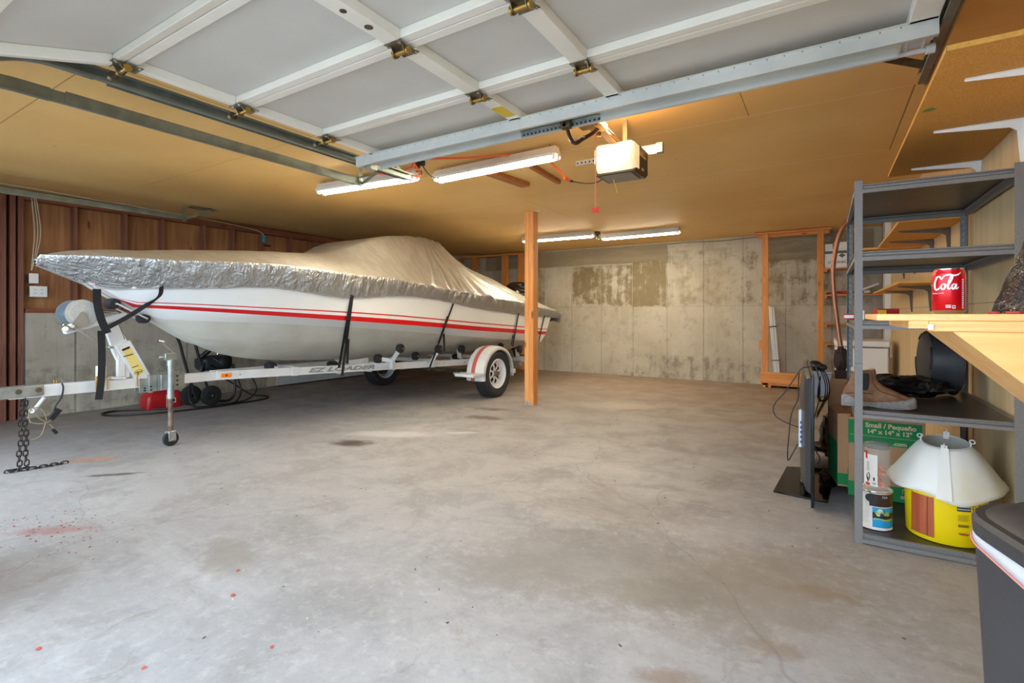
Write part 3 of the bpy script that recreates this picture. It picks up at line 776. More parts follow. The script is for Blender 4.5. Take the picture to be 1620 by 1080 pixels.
tag(obj('power_cord', b, 'cable'), 'grey power cord sagging from the orange cord to the door opener', 'cord')
b = MB(); b.beam(at(775, 273, Z=CE - .02), at(832, 293, Z=CE - .02), .10, .04); tag(obj('wood_block', b, 'block', None, .003), 'longer brown wood block screwed to the ceiling behind the shop light', 'wood block')
b = MB(); b.beam(at(840, 262, Z=CE - .02), at(884, 288, Z=CE - .02), .045, .04); tag(obj('wood_block', b, 'block', None, .003), 'narrow brown wood block on the ceiling nearest the opener', 'wood block')
# thin cable along the left wall top
b = MB(); b.tube(spline([(-7.1, 1.45, 2.485), (-7.12, 1.95, 2.485), (-7.1, 2.4, 2.465), (-7.15, 2.6, 2.48), (-7.1, 2.85, 2.46), (-7.15, 3.3, 2.46), (-7.3, 3.7, 2.475), (-7.38, 4.2, 2.46), (-7.40, 4.5, 2.43), (-7.40, 4.6, 2.36)], 6), .006, 6)
tag(obj('cable', b, 'white_cable'), 'thin pale cable stapled along the top of the left wall', 'cable')
b = MB()
for dx in (0, .02, .035): b.tube(spline([(-7.46, 1.90 + dx, 2.50), (-7.475, 1.93 + dx * 1.5, 2.1), (-7.475, 1.92 + dx, 1.85), (-7.475, 1.905, 1.64)], 6), .005, 6)
tag(obj('cable_bundle', b, 'white_cable'), 'bundle of white cables dropping to the switch plates on the left wall', 'cable')
def wall_plate(label, y0, y1, z0, z1, kind):
    t = thing('wall_outlet' if kind == 'o' else 'light_switch', label, 'outlet' if kind == 'o' else 'switch', (XL + .03, (y0 + y1) / 2, z0))
    b = MB(); b.box(XL - .10, XL + .022, y0 + .01, y1 - .01, z0 + .01, z1 - .01); obj('box', b, 'galv', t)
    b = MB(); b.box(XL + .022, XL + .028, y0, y1, z0, z1); obj('cover_plate', b, 'white', t, .002)
    b = MB(); c = (y0 + y1) / 2; zc = (z0 + z1) / 2
    if kind == 's': b.box(XL + .028, XL + .038, c - .006, c + .006, zc - .012, zc + .012)
    else:
        for dy in (-.028, .028):
            for dz in (-.02, .02):
                for e in (-.006, .006): b.box(XL + .0275, XL + .029, c + dy + e - .0015, c + dy + e + .0015, zc + dz - .006, zc + dz + .006)
    obj('toggle' if kind == 's' else 'socket_slots', b, 'white' if kind == 's' else 'ink', t)
wall_plate('white single switch plate on the redwood wall, above the wider plate', 1.885, 1.965, 1.50, 1.61, 's')
wall_plate('wide white double outlet plate below the switch plate', 1.89, 2.04, 1.35, 1.47, 'o')
b = MB(); b.lathe((-7.42, 4.6, 2.28), [(.03, 0), (.034, .01), (.034, .08), (.02, .10)]); tag(obj('junction_box', b, plain('teal_plastic', (40, 130, 150), .4)), 'small round teal box high on the left wall', 'electrical box')

# ------------------------------------------------------------------ wooden post
post = thing('support_post', 'square orange fir post standing on the floor beside the trailer wheel', 'post', (-3.185, 5.58, 0))
b = MB(); b.box(-.062, .062, -.062, .062, .004, CE - .002, None, (-3.185, 5.58, .0)); obj('post_timber', b, 'post', post, .006)
b = MB(); b.box(-.061, -.001, -.068, -.0615, .06, CE - .002, None, (-3.185, 5.58, 0)); b.box(.0615, .066, -.05, .0, .08, CE - .002, None, (-3.185, 5.58, 0)); obj('facing_strip', b, 'post', post, .002)
b = MB(); b.box(-.085, .085, -.075, .075, 0, .006, None, (-3.185, 5.58, 0)); b.box(-.08, .03, -.072, -.069, 0, .05, None, (-3.185, 5.58, 0)); obj('base_plate', b, plain('flaking_white_metal', (196, 186, 174), .7, .2, (120, 96, 80), 60, .3), post)
b = MB(); b.box(-3.12, -3.03, 5.52, 5.60, CE - .003, CE - .0005); obj('top_shim', b, 'white', post)

# ------------------------------------------------------------------ the boat
BX = -5.05
SY = [1.33, 1.40, 1.5, 1.65, 1.85, 2.15, 2.55, 3.0, 3.6, 4.4, 5.5, 6.8, 7.9]
SB = [.03, .14, .25, .38, .52, .68, .82, .93, 1.01, 1.06, 1.08, 1.06, 1.02]
KY = [1.36, 1.5, 1.7, 1.9, 2.1, 2.37, 2.66, 2.98, 3.33, 4.0, 4.7, 5.6, 6.8, 7.9]
KZ = [1.53, 1.46, 1.33, 1.20, 1.08, .903, .770, .695, .652, .61, .578, .55, .52, .50]
GY = [1.33, 1.65, 1.95, 2.25, 2.66, 3.0, 3.46, 3.94, 4.75, 5.53, 6.74, 7.9]
GZ = [1.590, 1.583, 1.575, 1.58, 1.585, 1.565, 1.54, 1.525, 1.46, 1.40, 1.31, 1.20]
HY = [1.33, 1.45, 1.57, 1.72, 1.93, 2.24, 2.66, 2.99, 3.32, 3.61, 3.94, 4.32, 4.75, 5.53, 6.74, 7.9]
HZ = [1.525, 1.465, 1.415, 1.362, 1.367, 1.376, 1.400, 1.369, 1.326, 1.331, 1.358, 1.362, 1.333, 1.245, 1.155, 1.10]
CYt = [1.75, 1.9, 2.1, 2.4, 2.8, 3.3, 3.9, 4.8, 6, 7.9]
CBt = [.02, .12, .24, .40, .56, .70, .80, .88, .92, .92]
CZt = [1.15, 1.14, 1.125, 1.105, 1.085, 1.052, 1.008, .93, .82, .66]
S1Z = [1.06, 1.04, 1.0, .945, .920, .885, .835, .775, .71, .62]
S2Z = [1.0, .97, .93, .89, .855, .81, .768, .69, .635, .56]
TTY = [1.74, 2.1, 2.54, 3.36, 4.19, 4.83, 5.62, 6.85, 7.7]; TTZ = [1.262, 1.250, 1.228, 1.187, 1.140, 1.095, 1.040, .962, .893]
TBY = [1.78, 2.1, 2.54, 3.36, 4.19, 4.83, 5.62, 6.85, 7.7]; TBZ = [1.225, 1.197, 1.161, 1.098, 1.036, .990, .929, .850, .800]
def hull_half(Y):
    kz = sinterp(Y, KY, KZ); gb = sinterp(Y, SY, SB); gz = sinterp(Y, GY, GZ)
    cb = sinterp(Y, CYt, CBt); cz = sinterp(Y, CYt, CZt); s1 = sinterp(Y, CYt, S1Z); s2 = sinterp(Y, CYt, S2Z)
    tb = sinterp(Y, TBY, TBZ); tt = sinterp(Y, TTY, TTZ)
    pts = [(0, kz), (cb * .42, s2 - .022), (cb * .42 + .026, s2 - .012), (cb * .62, s1 - .022), (cb * .62 + .028, s1 - .010), (cb, cz - .014), (cb + .03, cz),
           (gb * .955, tb), (gb * .957, tb + (tt - tb) * .52), (gb * .958, tb + (tt - tb) * .70), (gb * .96, tb + (tt - tb) * .86), (gb * .96, tt),
           (gb * .962, tt + (gz - tt) * .5), (gb * .985, gz - .03), (gb, gz)]
    out = []; zmin = kz
    for i, (x, z) in enumerate(pts):
        if i and z < kz + .002 * i: z = kz + .002 * i
        ex = .55 * (1 - min(1.0, max(0.0, (Y - 1.8) / 2.2))); lim = gb * max(0.0, (z - kz) / max(gz - kz, .01)) ** ex
        x = min(x, lim)
        if z < zmin: z = zmin + .001
        zmin = z; out.append((x, z))
    return out
def side_x(Y, z):
    h = hull_half(Y)
    for i in range(len(h) - 1):
        if h[i][1] <= z <= h[i + 1][1]:
            t_ = (z - h[i][1]) / max(h[i + 1][1] - h[i][1], 1e-5); return BX + h[i][0] + (h[i + 1][0] - h[i][0]) * t_
    return BX + (h[-1][0] if z > h[0][1] else 0.0)
boat = thing('motorboat', 'white runabout boat with red side stripes resting on the white trailer', 'boat', (BX, 4.6, .5))
ys = [1.34, 1.37, 1.42, 1.5, 1.6, 1.7, 1.8, 1.9, 2.0, 2.1, 2.25, 2.4, 2.55, 2.7, 2.85, 3.0, 3.2, 3.4, 3.6, 3.9, 4.2, 4.6, 5.0, 5.5, 6.0, 6.5, 7.0, 7.45]
def full(h, y, rake=0.0):
    r = [(BX + x, y + rake * (z - .5), z) for x, z in reversed(h)]; l = [(BX - x, y + rake * (z - .5), z) for x, z in h[1:]]
    return r + l
secs = [full(hull_half(y), y) for y in ys]
secs.append(full(hull_half(7.5), 7.40, .62))
hm = [0] * 28
nh = 15
order = list(range(nh - 2, -1, -1)) + list(range(nh - 1))
mats = []
for k in order: mats.append(1 if k in (7, 10) else (2 if k < 5 else 0))
b = MB(); b.loft(secs, False, False, False, mats=mats); b.mat(0)
b.bm.verts.ensure_lookup_table()
last = b.bm.verts[-len(secs[0]):]
b.face(list(last)); b.face(list(reversed(b.bm.verts[:len(secs[0])])))
# foredeck and aft deck under the cover
obj('hull', b, ['gel', 'hull_red', 'bottom_paint'], boat, smooth=.5)
b = MB()
dk = []
for y in ys[3:] + [7.7]:
    gb = sinterp(y, SY, SB) - .01; gz = sinterp(y, GY, GZ) - .012
    dk.append([(BX + gb * t_, y, gz + .05 * (1 - t_ * t_)) for t_ in (1, .6, .2, -.2, -.6, -1)])
b.loft(dk); obj('deck', b, 'gel', boat)
# outboard motor
b = MB()
mo = Vector((BX + .02, 8.28, 1.30))
secs = []
for (z, hx, y0, y1) in ((1.36, .15, 8.02, 8.42), (1.42, .20, 7.96, 8.52), (1.50, .22, 7.94, 8.56), (1.62, .215, 7.97, 8.56), (1.70, .195, 8.06, 8.53), (1.755, .16, 8.16, 8.47), (1.775, .11, 8.22, 8.42)):
    c = (y0 + y1) / 2; hy = (y1 - y0) / 2
    secs.append([(mo.x + hx * math.copysign(abs(math.cos(a)) ** .55, math.cos(a)), c + hy * math.copysign(abs(math.sin(a)) ** .55, math.sin(a)), z) for a in [2 * math.pi * k / 28 for k in range(28)]])
b.loft(secs, True, True, True); om = obj('outboard_cowl', b, plain('dark_cowl', (34, 28, 26), .25, coat=.4), boat)
b = MB()
for z in (1.53, 1.60, 1.665): b.box(mo.x + .205, mo.x + .222, 8.02, 8.50, z, z + .009)
b.box(mo.x - .17, mo.x + .17, 8.10, 8.13, 1.70, 1.722); obj('cowl_stripe', b, plain('grey_stripe', (140, 134, 128), .4), om)
b = MB(); b.box(mo.x - .08, mo.x + .08, 8.04, 8.38, .70, 1.37); b.box(mo.x - .11, mo.x + .11, 7.86, 8.10, 1.02, 1.34); b.prism([(mo.x - .01, 8.0, .70), (mo.x - .01, 8.40, .70), (mo.x - .01, 8.36, .38), (mo.x - .01, 8.16, .34)], (.03, 0, 0)); b.box(mo.x - .10, mo.x + .10, 8.02, 8.50, .70, .715)
b.lathe((mo.x, 8.05, .52), [(.01, 0), (.05, .04), (.055, .25), (.04, .34)], (0, 1, 0)); obj('outboard_leg', b, 'black', boat, .01)

# ------------------------------------------------------------------ its cover
cov = thing('boat_cover', 'wrinkled beige and silver cloth cover tied over the boat', 'boat cover', (BX, 4.6, 1.1))
RY = [1.32, 1.40, 1.5, 1.7, 1.95, 2.3, 2.8, 3.3, 3.75, 4.05, 4.35, 4.65, 4.95, 5.3, 5.8, 6.4, 7.0, 7.6, 7.95, 8.12]
RZ = [1.585, 1.625, 1.655, 1.685, 1.70, 1.745, 1.79, 1.82, 1.86, 1.99, 2.10, 2.145, 2.16, 2.15, 2.00, 1.87, 1.76, 1.61, 1.47, 1.24]
WY = [1.3, 3.0, 3.6, 4.2, 4.8, 5.3, 6.2, 7.2, 8.0]; WT = [.05, .10, .22, .52, .60, .56, .30, .20, .1]
EY = [1.3, 3.2, 3.9, 5.0, 6.5, 8.0]; EE = [1.9, 1.7, 1.1, 1.0, 1.05, 1.5]
def cover_half(Y):
    """points from ridge to hem: (x, z)"""
    yy = min(Y, 7.9)
    gb = sinterp(yy, SY, SB) + .050; gz = sinterp(yy, GY, GZ) + .012; hz = sinterp(yy, HY, HZ)
    rz = .75 * interp(Y, RY, RZ) + .25 * sinterp(Y, RY, RZ); wt = interp(Y, WY, WT); e = interp(Y, EY, EE)
    wt = min(wt, gb * .58); out = []; hx_ = side_x(yy, hz) - BX + .016
    if Y > 7.9:
        k = (Y - 7.9) / .22; gz -= .05 * k; gb *= 1 - .03 * k; gz = min(gz, rz + .02)
    for i in range(30):
        f = i / 29; x = gb * f
        t_ = max(0.0, (x - wt) / max(gb - wt, .01))
        z = gz + (rz - gz) * (1 - t_ ** e) - .012 * (x / gb) ** 2 * 0
        out.append((x, z))
    for i in range(1, 12):
        f = i / 11
        zz_ = gz + (hz - gz) * f; out.append((max(gb + (hx_ - gb) * f ** 1.2 + .010 * math.sin(math.pi * f), side_x(yy, zz_) - BX + .016), zz_))
    return out
def nse(*a): return mnoise.noise(Vector(a))
cy0, cz0 = 5.15, 2.10
secs = []; NYC = 330
for i in range(NYC + 1):
    Y = 1.315 + (8.12 - 1.315) * (i / NYC)
    h = cover_half(Y); row = []
    for sgn in (1, -1):
        pts = []
        for j, (x, z) in enumerate(h):
            px, py, pz = x, Y, z
            skirt = max(0.0, (j - 29) / 11)
            top = min(1.0, j / 29)
            # gathered folds on the skirt
            ph = Y * 44 + 7 * nse(Y * 1.6, sgn * 3, 0) + skirt * 2.2 * nse(Y * .9, 5, sgn)
            amp = (.003 + .034 * skirt * (1.2 - skirt)) * (.5 + .9 * abs(nse(Y * 1.1, 9, sgn)) * 1.6)
            wr = amp * math.sin(ph) if skirt > 0 else 0
            if skirt > 0 and Y < 2.6: wr += .028 * min(1, (Y - 1.3) / .3) * skirt * nse(Y * 5 - z * 6, z * 4, 2 + sgn)
            # folds that fan out from the windscreen corner towards the stern quarter
            if Y > 3.6 and j > 4:
                dy, dz = Y - cy0 + .12, (cz0 + .12 - z)
                ang = math.atan2(dy, max(dz, .02)); rad_ = math.hypot(dy, dz)
                fall = min(1.0, max(0.0, (Y - 3.9) / 1.0)) * min(1, rad_ / .25) * max(0.0, 1 - max(0, Y - 7.7) / .8)
                wr += fall * (.042 * (.6 - abs(math.sin(ang * 9 + 2.0 * nse(Y * .6, z * 1.2, 4)))) + .010 * math.sin(ang * 37 + 4 * nse(Y, z * 2, 8))) * (.4 + .6 * min(1, top * 1.4)) * (1 - .45 * skirt)
            wr += .006 * nse(Y * 7, z * 9, x * 6) * (1 if skirt > 0 else .6)
            # soft sag on the foredeck
            if j <= 29 and Y < 3.8: pz -= .010 * abs(math.sin(Y * 3.1)) * (1 - top) * top * 4
            ny = .9 if skirt > 0 else .45
            px += wr * ny * (1 - .6 * skirt ** 3); pz += wr * (1 - skirt) * .75
            if skirt >= .99: pz += .002 * math.sin(Y * 31 + 3 * nse(Y * 2, 1, 1)) + .004 * nse(Y * 9, 2, 2)
            pts.append((BX + sgn * max(px, 0 if j else 0), py, pz))
        row.append(pts)
    secs.append(list(reversed(row[0])) + row[1][1:])
b = MB(); nh_ = len(secs[0]); b.loft(secs, mats=[1 if (k < 11 or k >= nh_ - 12) else 0 for k in range(nh_)])
# close the stern: drape the last ring down
lastr = secs[-1]; nn = len(lastr); dr = []
for k in range(1, 9):
    f = k / 8; rr = []
    for j, p in enumerate(lastr):
        u = (p[0] - BX)
        zz = p[2] + (1.02 + .02 * math.sin(u * 30) - p[2]) * f if p[2] > 1.02 else p[2]
        rr.append((BX + u * (1 - .02 * f), p[1] + .035 * math.sin(f * 2.6) + .010 * math.sin(u * 40) * f - .05 * f, zz))
    dr.append(rr)
b.mat(1); b.loft([lastr] + dr)
fr = secs[0]; c0 = (BX, 1.305, 1.55)
b.loft([fr, [(BX + (p[0] - BX) * .35, 1.307, 1.55 + (p[2] - 1.55) * .35) for p in fr]])
bmesh.ops.remove_doubles(b.bm, verts=b.bm.verts, dist=.0012)
cl = obj('cover_cloth', b, ['cover', 'skirt'], cov, smooth=2.2)
b = MB()     # elastic hem cord
for sgn in (1, -1):
    pts = []
    for i in range(0, NYC + 1, 3):
        p = secs[i][0] if sgn > 0 else secs[i][-1]; pts.append((p[0] - sgn * .004, p[1], p[2] - .002))
    b.tube(pts, .006, 5)
obj('hem_cord', b, plain('hem_cloth', (150, 146, 140), .6), cov)
# black tie-down straps hanging from the hem to the trailer
def ribbon(b, pts, wd=.022, across=(0, 1, 0)):
    a = Vector(across); s1 = [Vector(p) for p in pts]
    b.loft([[p - a * wd / 2, p + a * wd / 2, p + a * wd / 2 + Vector((.002, 0, 0)), p - a * wd / 2 + Vector((.002, 0, 0))] for p in s1], True, True, True)
def strap(p0_, p1_, x_end, wd=.030, extra=None, nseg=40):
    def on(px, py, f):
        Y = 4.0
        x = -4.0
        for _ in range(40):
            q = at(px, py, X=x); xs = side_x(min(max(q.y, 1.4), 7.85), q.z) + .02
            x_t = max(xs, x_end if f > .6 else -9.0); x = .5 * x + .5 * x_t
        return at(px, py, X=x)
    pts = [on(p0_[0] + (p1_[0] - p0_[0]) * k / nseg, p0_[1] + (p1_[1] - p0_[1]) * k / nseg, k / nseg) for k in range(nseg + 1)]
    b = MB(); ribbon(b, pts, wd)
    if extra:
        e0, e1 = extra; ribbon(b, [on(e0[0] + (e1[0] - e0[0]) * k / 12, e0[1] + (e1[1] - e0[1]) * k / 12, .7) for k in range(13)], wd)
    return obj('strap', b, 'strap', cov, smooth=0)
strap((558, 463), (541, 594), -4.42, .034, ((551, 536), (549, 575)))
strap((556, 470), (536, 582), -4.46, .034)
strap((717, 480), (678, 586), -4.26, .034, ((702, 528), (703, 556)))
strap((708, 500), (686, 566), -4.28, .03)
strap((821, 492), (811, 548), -4.06, .034, ((812, 530), (809, 546)))
strap((862, 497), (852, 540), -4.06, .03)
b = MB(); b.tube([at(737, 590, X=-4.3), at(741, 600, X=-4.3), at(690, 601, X=-4.3)], .006, 6); obj('strap', b, 'strap', cov)
def flat_strap(pts, wd, name='strap', up=(0, 0, 1)):
    b = MB(); P = spline(pts, 6); secs = []
    for i, p in enumerate(P):
        d = (P[min(i + 1, len(P) - 1)] - P[max(i - 1, 0)]).normalized(); s = d.cross(Vector((1, 0, 0))).normalized() * wd / 2
        secs.append([p - s, p + s, p + s + Vector((.004, 0, 0)), p - s + Vector((.004, 0, 0))])
    b.loft(secs, True, True, True); return obj(name, b, 'strap', cov, smooth=0)
flat_strap([at(255, 453, X=-4.48), at(252, 468, X=-4.58), at(232, 482, X=-4.80), at(200, 502, X=-4.90), at(165, 521, X=-4.92)], .035)
flat_strap([at(153, 457, X=-4.93), at(154, 480, X=-4.93), at(160, 505, X=-4.92), at(170, 527, X=-4.92)], .055)
flat_strap([at(160, 523, X=-4.94), at(161, 560, X=-4.94), at(160, 600, X=-4.93), at(156, 632, X=-4.93)], .05)

# ------------------------------------------------------------------ the trailer
tr = thing('boat_trailer', 'white boat trailer with lettered side rail and red banded fenders under the boat', 'trailer', (BX, 4.0, 0))
TX = -5.03
tz = lambda y: .595 - .012 * (y - 1.1)
def bar(name, p, q, wd, ht, m='white_metal', parent=None, bev=.004, up=(0, 0, 1)):
    b = MB(); b.beam(p, q, wd, ht, up); return obj(name, b, m, parent or tr, bev)
bar('tongue', (TX, 1.15, .580), (TX, 2.85, .555), .075, .085)
b = MB(); b.beam((TX, 2.82, .553), (TX + .02, 2.95, .55), .12, .075); obj('tongue_gusset', b, 'white_metal', tr, .004)
p0, p1 = Vector((TX + .05, 2.60, .565)), Vector((-4.23, 6.60, .445))
q0, q1 = Vector((TX - .05, 2.60, .565)), Vector((-5.87, 6.60, .445))
nr = bar('side_rail', p0, p1, .05, .085); fr_ = bar('side_rail', q0, q1, .05, .085)
dd = (p1 - p0).normalized()
# raised-outline lettering along the outer face of the near rail
nrm = dd.cross(Vector((0, 0, 1))).normalized()
def rail_pt(px):
    # where the sight line through px meets the vertical plane of the rail's outer face
    o = p0 + nrm * .0262; a = at(px, 500, d=1.0) - Vector((0, 0, HC)); a.z = 0
    k = Vector((o.x, o.y, 0)).dot(Vector((nrm.x, nrm.y, 0))) / a.dot(Vector((nrm.x, nrm.y, 0)))
    pt = a * k; f = (pt - Vector((p0.x, p0.y, 0))).dot(Vector((dd.x, dd.y, 0)))
    return f / Vector((dd.x, dd.y)).length ** 2
b = MB(); c = p0 + dd * rail_pt(462); b.beam(c, p0 + dd * rail_pt(473), .058, .094); obj('rail_sleeve', b, 'white_metal', nr, .003)
upv = Vector((0, 0, 1)); upr = (upv - dd * upv.dot(dd)).normalized()
for s_, xa, xb in (('EZ', 489, 516), ('LOADER', 520, 593)):
    fa, fb = rail_pt(xa), rail_pt(xb); b = MB()
    vs, fs = text_polys(s_, .060, shear=.35, outline=.0016, bold=0)
    x0 = min(v.x for v in vs); x1 = max(v.x for v in vs)
    sc_x = (fb - fa) * .97 / (x1 - x0)
    o = p0 + dd * fa + nrm * .0262
    put_text(b, s_, .064, lambda v: o + dd * (v.x - x0) * sc_x + upr * (v.y) + nrm * v.z * .3, shear=.35, outline=.0016)
    obj('lettering', b, 'ink', nr, smooth=0)
# crossmembers, axle, roller bunks
def rail_x(y, side): f = (y - 2.6) / 4.0; return (p0.x + (p1.x - p0.x) * f) if side > 0 else (q0.x + (q1.x - q0.x) * f)
for y in (3.35, 4.35, 5.25, 6.5):
    z = .565 - .03 * (y - 2.6) / 1.0 + .0
    bar('crossmember', (rail_x(y, -1), y, z + .03), (rail_x(y, 1), y, z + .03), .05, .05)
bar('axle', (-6.15, 5.84, .33), (-3.95, 5.84, .33), .05, .05, 'galv_dark')
for s in (1, -1):
    b = MB(); b.tube(spline([(rail_x(5.2, s), 5.25, .40), (rail_x(5.5, s), 5.55, .36), (rail_x(5.8, s), 5.85, .355), (rail_x(6.1, s), 6.15, .36), (rail_x(6.4, s), 6.42, .40)]), .018, 6); obj('leaf_spring', b, 'galv_dark', tr)
def roller(x, y, z, r=.055, L=.075, ax=(1, 0, 0), par=None):
    b = MB(); a = Vector(ax).normalized(); b.lathe(Vector((x, y, z)) - a * L / 2, [(r * .45, 0), (r * .8, .004), (r, L * .2), (r, L * .8), (r * .8, L - .004), (r * .45, L)], ax, 20)
    ro = obj('roller', b, 'black_rubber', par or tr)
    b = MB(); b.cyl(Vector((x, y, z)) - a * (L / 2 + .012), Vector((x, y, z)) + a * (L / 2 + .012), .011, n=10); obj('roller_pin', b, 'chrome', ro)
    return ro
# swinging roller arms in front of the hull
def swing(P1, P2, C):
    b = MB(); P1, P2, C = Vector(P1), Vector(P2), Vector(C)
    b.beam(P1, C, .022, .05); b.beam(C, P2, .022, .05); b.beam(C, C + Vector((0, 0, -.09)), .05, .06)
    arm = obj('roller_arm', b, plain('grey_painted_arm', (196, 200, 204), .4, .3), tr, .004)
    return arm
e1 = at(633, 551, X=-4.40); e2 = at(598, 567, X=-4.55); cc_ = at(620, 571, X=-4.45)
swing(e1, e2, cc_); roller(*e1); roller(*e2)
e3 = at(694, 552, X=-4.30); c3 = at(684, 570, X=-4.36); swing(e3, at(676, 571, X=-4.5), c3); roller(*e3)
for px, py, xx in ((657, 563, -4.65), (730, 552, -4.35), (752, 560, -4.45), (792, 548, -4.25), (822, 552, -4.15), (826, 566, -4.25)):
    p = at(px, py, X=xx); roller(p.x, p.y, p.z, .055)
    bar('roller_bracket', (p.x - .05, p.y, p.z), (p.x - .05, p.y + .02, p.z - .13), .02, .06, plain('pale_bracket', (206, 208, 208), .4, .3))
for y, z in ((3.2, .60), (4.0, .545), (4.9, .51), (6.4, .47)):
    roller(BX, y, z, .045, .14); bar('keel_bracket', (BX + .09, y, z), (BX + .09, y + .02, z - .11), .012, .07); bar('keel_bracket', (BX - .09, y, z), (BX - .09, y + .02, z - .11), .012, .07)
for px in (562, 575):
    pass
p = at(572, 569, X=-4.75); b = MB(); b.beam(p + Vector((0, -.18, -.03)), p + Vector((0, .10, -.02)), .02, .08); b.beam(p + Vector((0, -.1, -.06)), p + Vector((.2, .3, -.07)), .02, .05); obj('keel_plate', b, 'white_metal', tr, .003)
# amber reflector, small sticker and bolts on the near rail
f = rail_pt(358); c = p0 + dd * f + nrm * .027
b = MB(); b.beam(c - dd * .045, c + dd * .045, .012, .040); b2 = obj('side_reflector', b, 'amber', nr, .003)
b = MB(); b.cyl(c + nrm * .006, c + nrm * .009, .012, n=16); obj('screw', b, plain('dark_orange', (170, 60, 10), .4), nr)
b = MB()
for px in (380, 692, 702, 735): g = p0 + dd * rail_pt(px) + nrm * .026; b.cyl(g, g + nrm * .004, .009, n=8)
obj('rail_bolt', b, 'galv', nr)
# wheels
def wheel(x, side):
    w_ = thing('w', '', '', (0, 0, 0)); bpy.data.objects.remove(w_)
    y, r = 5.84, .328; a = side
    prof = [(.205, -.085), (.235, -.10), (.285, -.105), (.312, -.092), (.326, -.07), (.328, 0), (.326, .07), (.312, .092), (.285, .105), (.235, .10), (.205, .085)]
    b = MB(); b.lathe((x, y, r), prof, (a, 0, 0), 64, cap=False)
    # tread blocks
    for k in range(96):
        t_ = 2 * math.pi * k / 96
        for off, sh in ((-.062, .00), (-.020, .5), (.020, 0.0), (.062, .5)):
            tt_ = t_ + sh * 2 * math.pi / 96; rr = .3275
            c = Vector((x + off, y + math.cos(tt_) * rr, r + math.sin(tt_) * rr)); tn = Vector((0, -math.sin(tt_), math.cos(tt_))); nm = Vector((0, math.cos(tt_), math.sin(tt_)))
            sx = Vector((1, 0, 0)); hw = .017; hl = .0085
            p = [c - sx * hw - tn * hl - nm * .004, c + sx * hw - tn * hl - nm * .004, c + sx * hw + tn * hl - nm * .004, c - sx * hw + tn * hl - nm * .004]
            b.hexa(p + [q + nm * .0085 for q in p])
    ti = obj('tire', b, plain('tire_rubber', (34, 34, 36), .7, 0, (48, 48, 50), 30, .5), tr, smooth=.5)
    b = MB(); b.lathe((x, y, r), [(.208, .088), (.200, .094), (.192, .085), (.186, .05), (.150, .03)], (a, 0, 0), 48, cap=False)
    b.lathe((x, y, r), [(.208, -.088), (.190, -.08), (.186, .03)], (a, 0, 0), 48, cap=False)
    # spoked disc: 8 spokes with triangular openings
    b.lathe((x, y, r), [(.152, .030), (.148, .024), (.135, .028)], (a, 0, 0), 48, cap=False)
    for k in range(8):
        t0 = 2 * math.pi * (k + .5) / 8
        for da, rr0, rr1, w0, w1 in ((0, .05, .150, .052, .018),):
            def pp(rad, tang, dep): return Vector((x + a * dep, y + math.cos(t0) * rad - math.sin(t0) * tang, r + math.sin(t0) * rad + math.cos(t0) * tang))
            b.hexa([pp(.045, -.020, .030), pp(.045, .020, .030), pp(.105, .009, .044), pp(.105, -.009, .044), pp(.045, -.020, .042), pp(.045, .020, .042), pp(.105, .009, .054), pp(.105, -.009, .054)])
            b.hexa([pp(.100, -.009, .044), pp(.100, .009, .044), pp(.158, .026, .030), pp(.158, -.026, .030), pp(.100, -.009, .054), pp(.100, .009, .054), pp(.158, .026, .038), pp(.158, -.026, .038)])
    b.lathe((x, y, r), [(.055, .030), (.055, .046), (.040, .048)], (a, 0, 0), 32)
    obj('rim', b, plain('white_rim', (226, 228, 232), .35), ti)
    b = MB(); b.lathe((x, y, r), [(.150, .004), (.150, .006)], (a, 0, 0), 40); obj('wheel_shadow_disc', b, 'black', ti)  # black disc stands in for the shade behind the spokes
    b = MB(); b.lathe((x, y, r), [(.032, .03), (.032, .085), (.026, .095), (.008, .098)], (a, 0, 0), 20)
    for k in range(5):
        t0 = 2 * math.pi * k / 5; b.cyl((x + a * .045, y + math.cos(t0) * .046, r + math.sin(t0) * .046), (x + a * .062, y + math.cos(t0) * .046, r + math.sin(t0) * .046), .010, n=6)
    obj('hub', b, 'rusty', ti)
wheel(-3.96, 1); wheel(-6.14, -1)
def fender(xi, xo, label_side):
    ang = [R(a) for a in range(-8, 189, 7)]
    def ring(x, rad, dy=0): return [(x, 5.84 - math.cos(a) * rad, .315 + math.sin(a) * rad) for a in ang]
    s = 1 if xo > xi else -1
    xs = [(xi, .385), (xi + s * .02, .392), (xi + (xo - xi) * .30, .402), (xi + (xo - xi) * .52, .402), (xo - s * .045, .396), (xo - s * .012, .386), (xo, .362), (xo, .350)]
    b = MB(); rows = [ring(x, rd) for x, rd in xs]
    b.loft([list(q) for q in zip(*rows)], mats=[0, 0, 1, 0, 0, 0, 0])
    rows2 = [ring(x, rd - .006) for x, rd in xs]; b.mat(0); b.loft([list(q) for q in zip(*rows2)])
    f = obj('fender', b, ['white_metal', plain('faded_red_band', (190, 92, 84), .5)], tr)
    b = MB(); b.box(min(xi, xo) - .02, max(xi, xo), 5.22, 5.50, .335, .372); obj('fender_step', b, 'white_metal', tr, .006)
    b = MB(); b.box(min(xi, xo), max(xi, xo), 6.20, 6.26, .30, .36); obj('fender_end', b, 'white_metal', tr, .006)
    b = MB(); b.beam((xi - s * .12, 5.35, .36), (xi, 5.35, .345), .06, .03); b.beam((xi - s * .1, 5.45, .36), (xi + s * .05, 5.45, .32), .04, .03); obj('fender_bracket', b, 'galv', tr, .003)
fender(-4.13, -3.84, 1); fender(-5.97, -6.26, -1)
b = MB(); b.box(-4.05, -3.95, 6.62, 6.72, .42, .50); b.box(-4.3, -3.95, 6.60, 6.64, .43, .48); obj('rear_light', b, plain('grey_lamp', (150, 150, 150), .3), tr, .008)
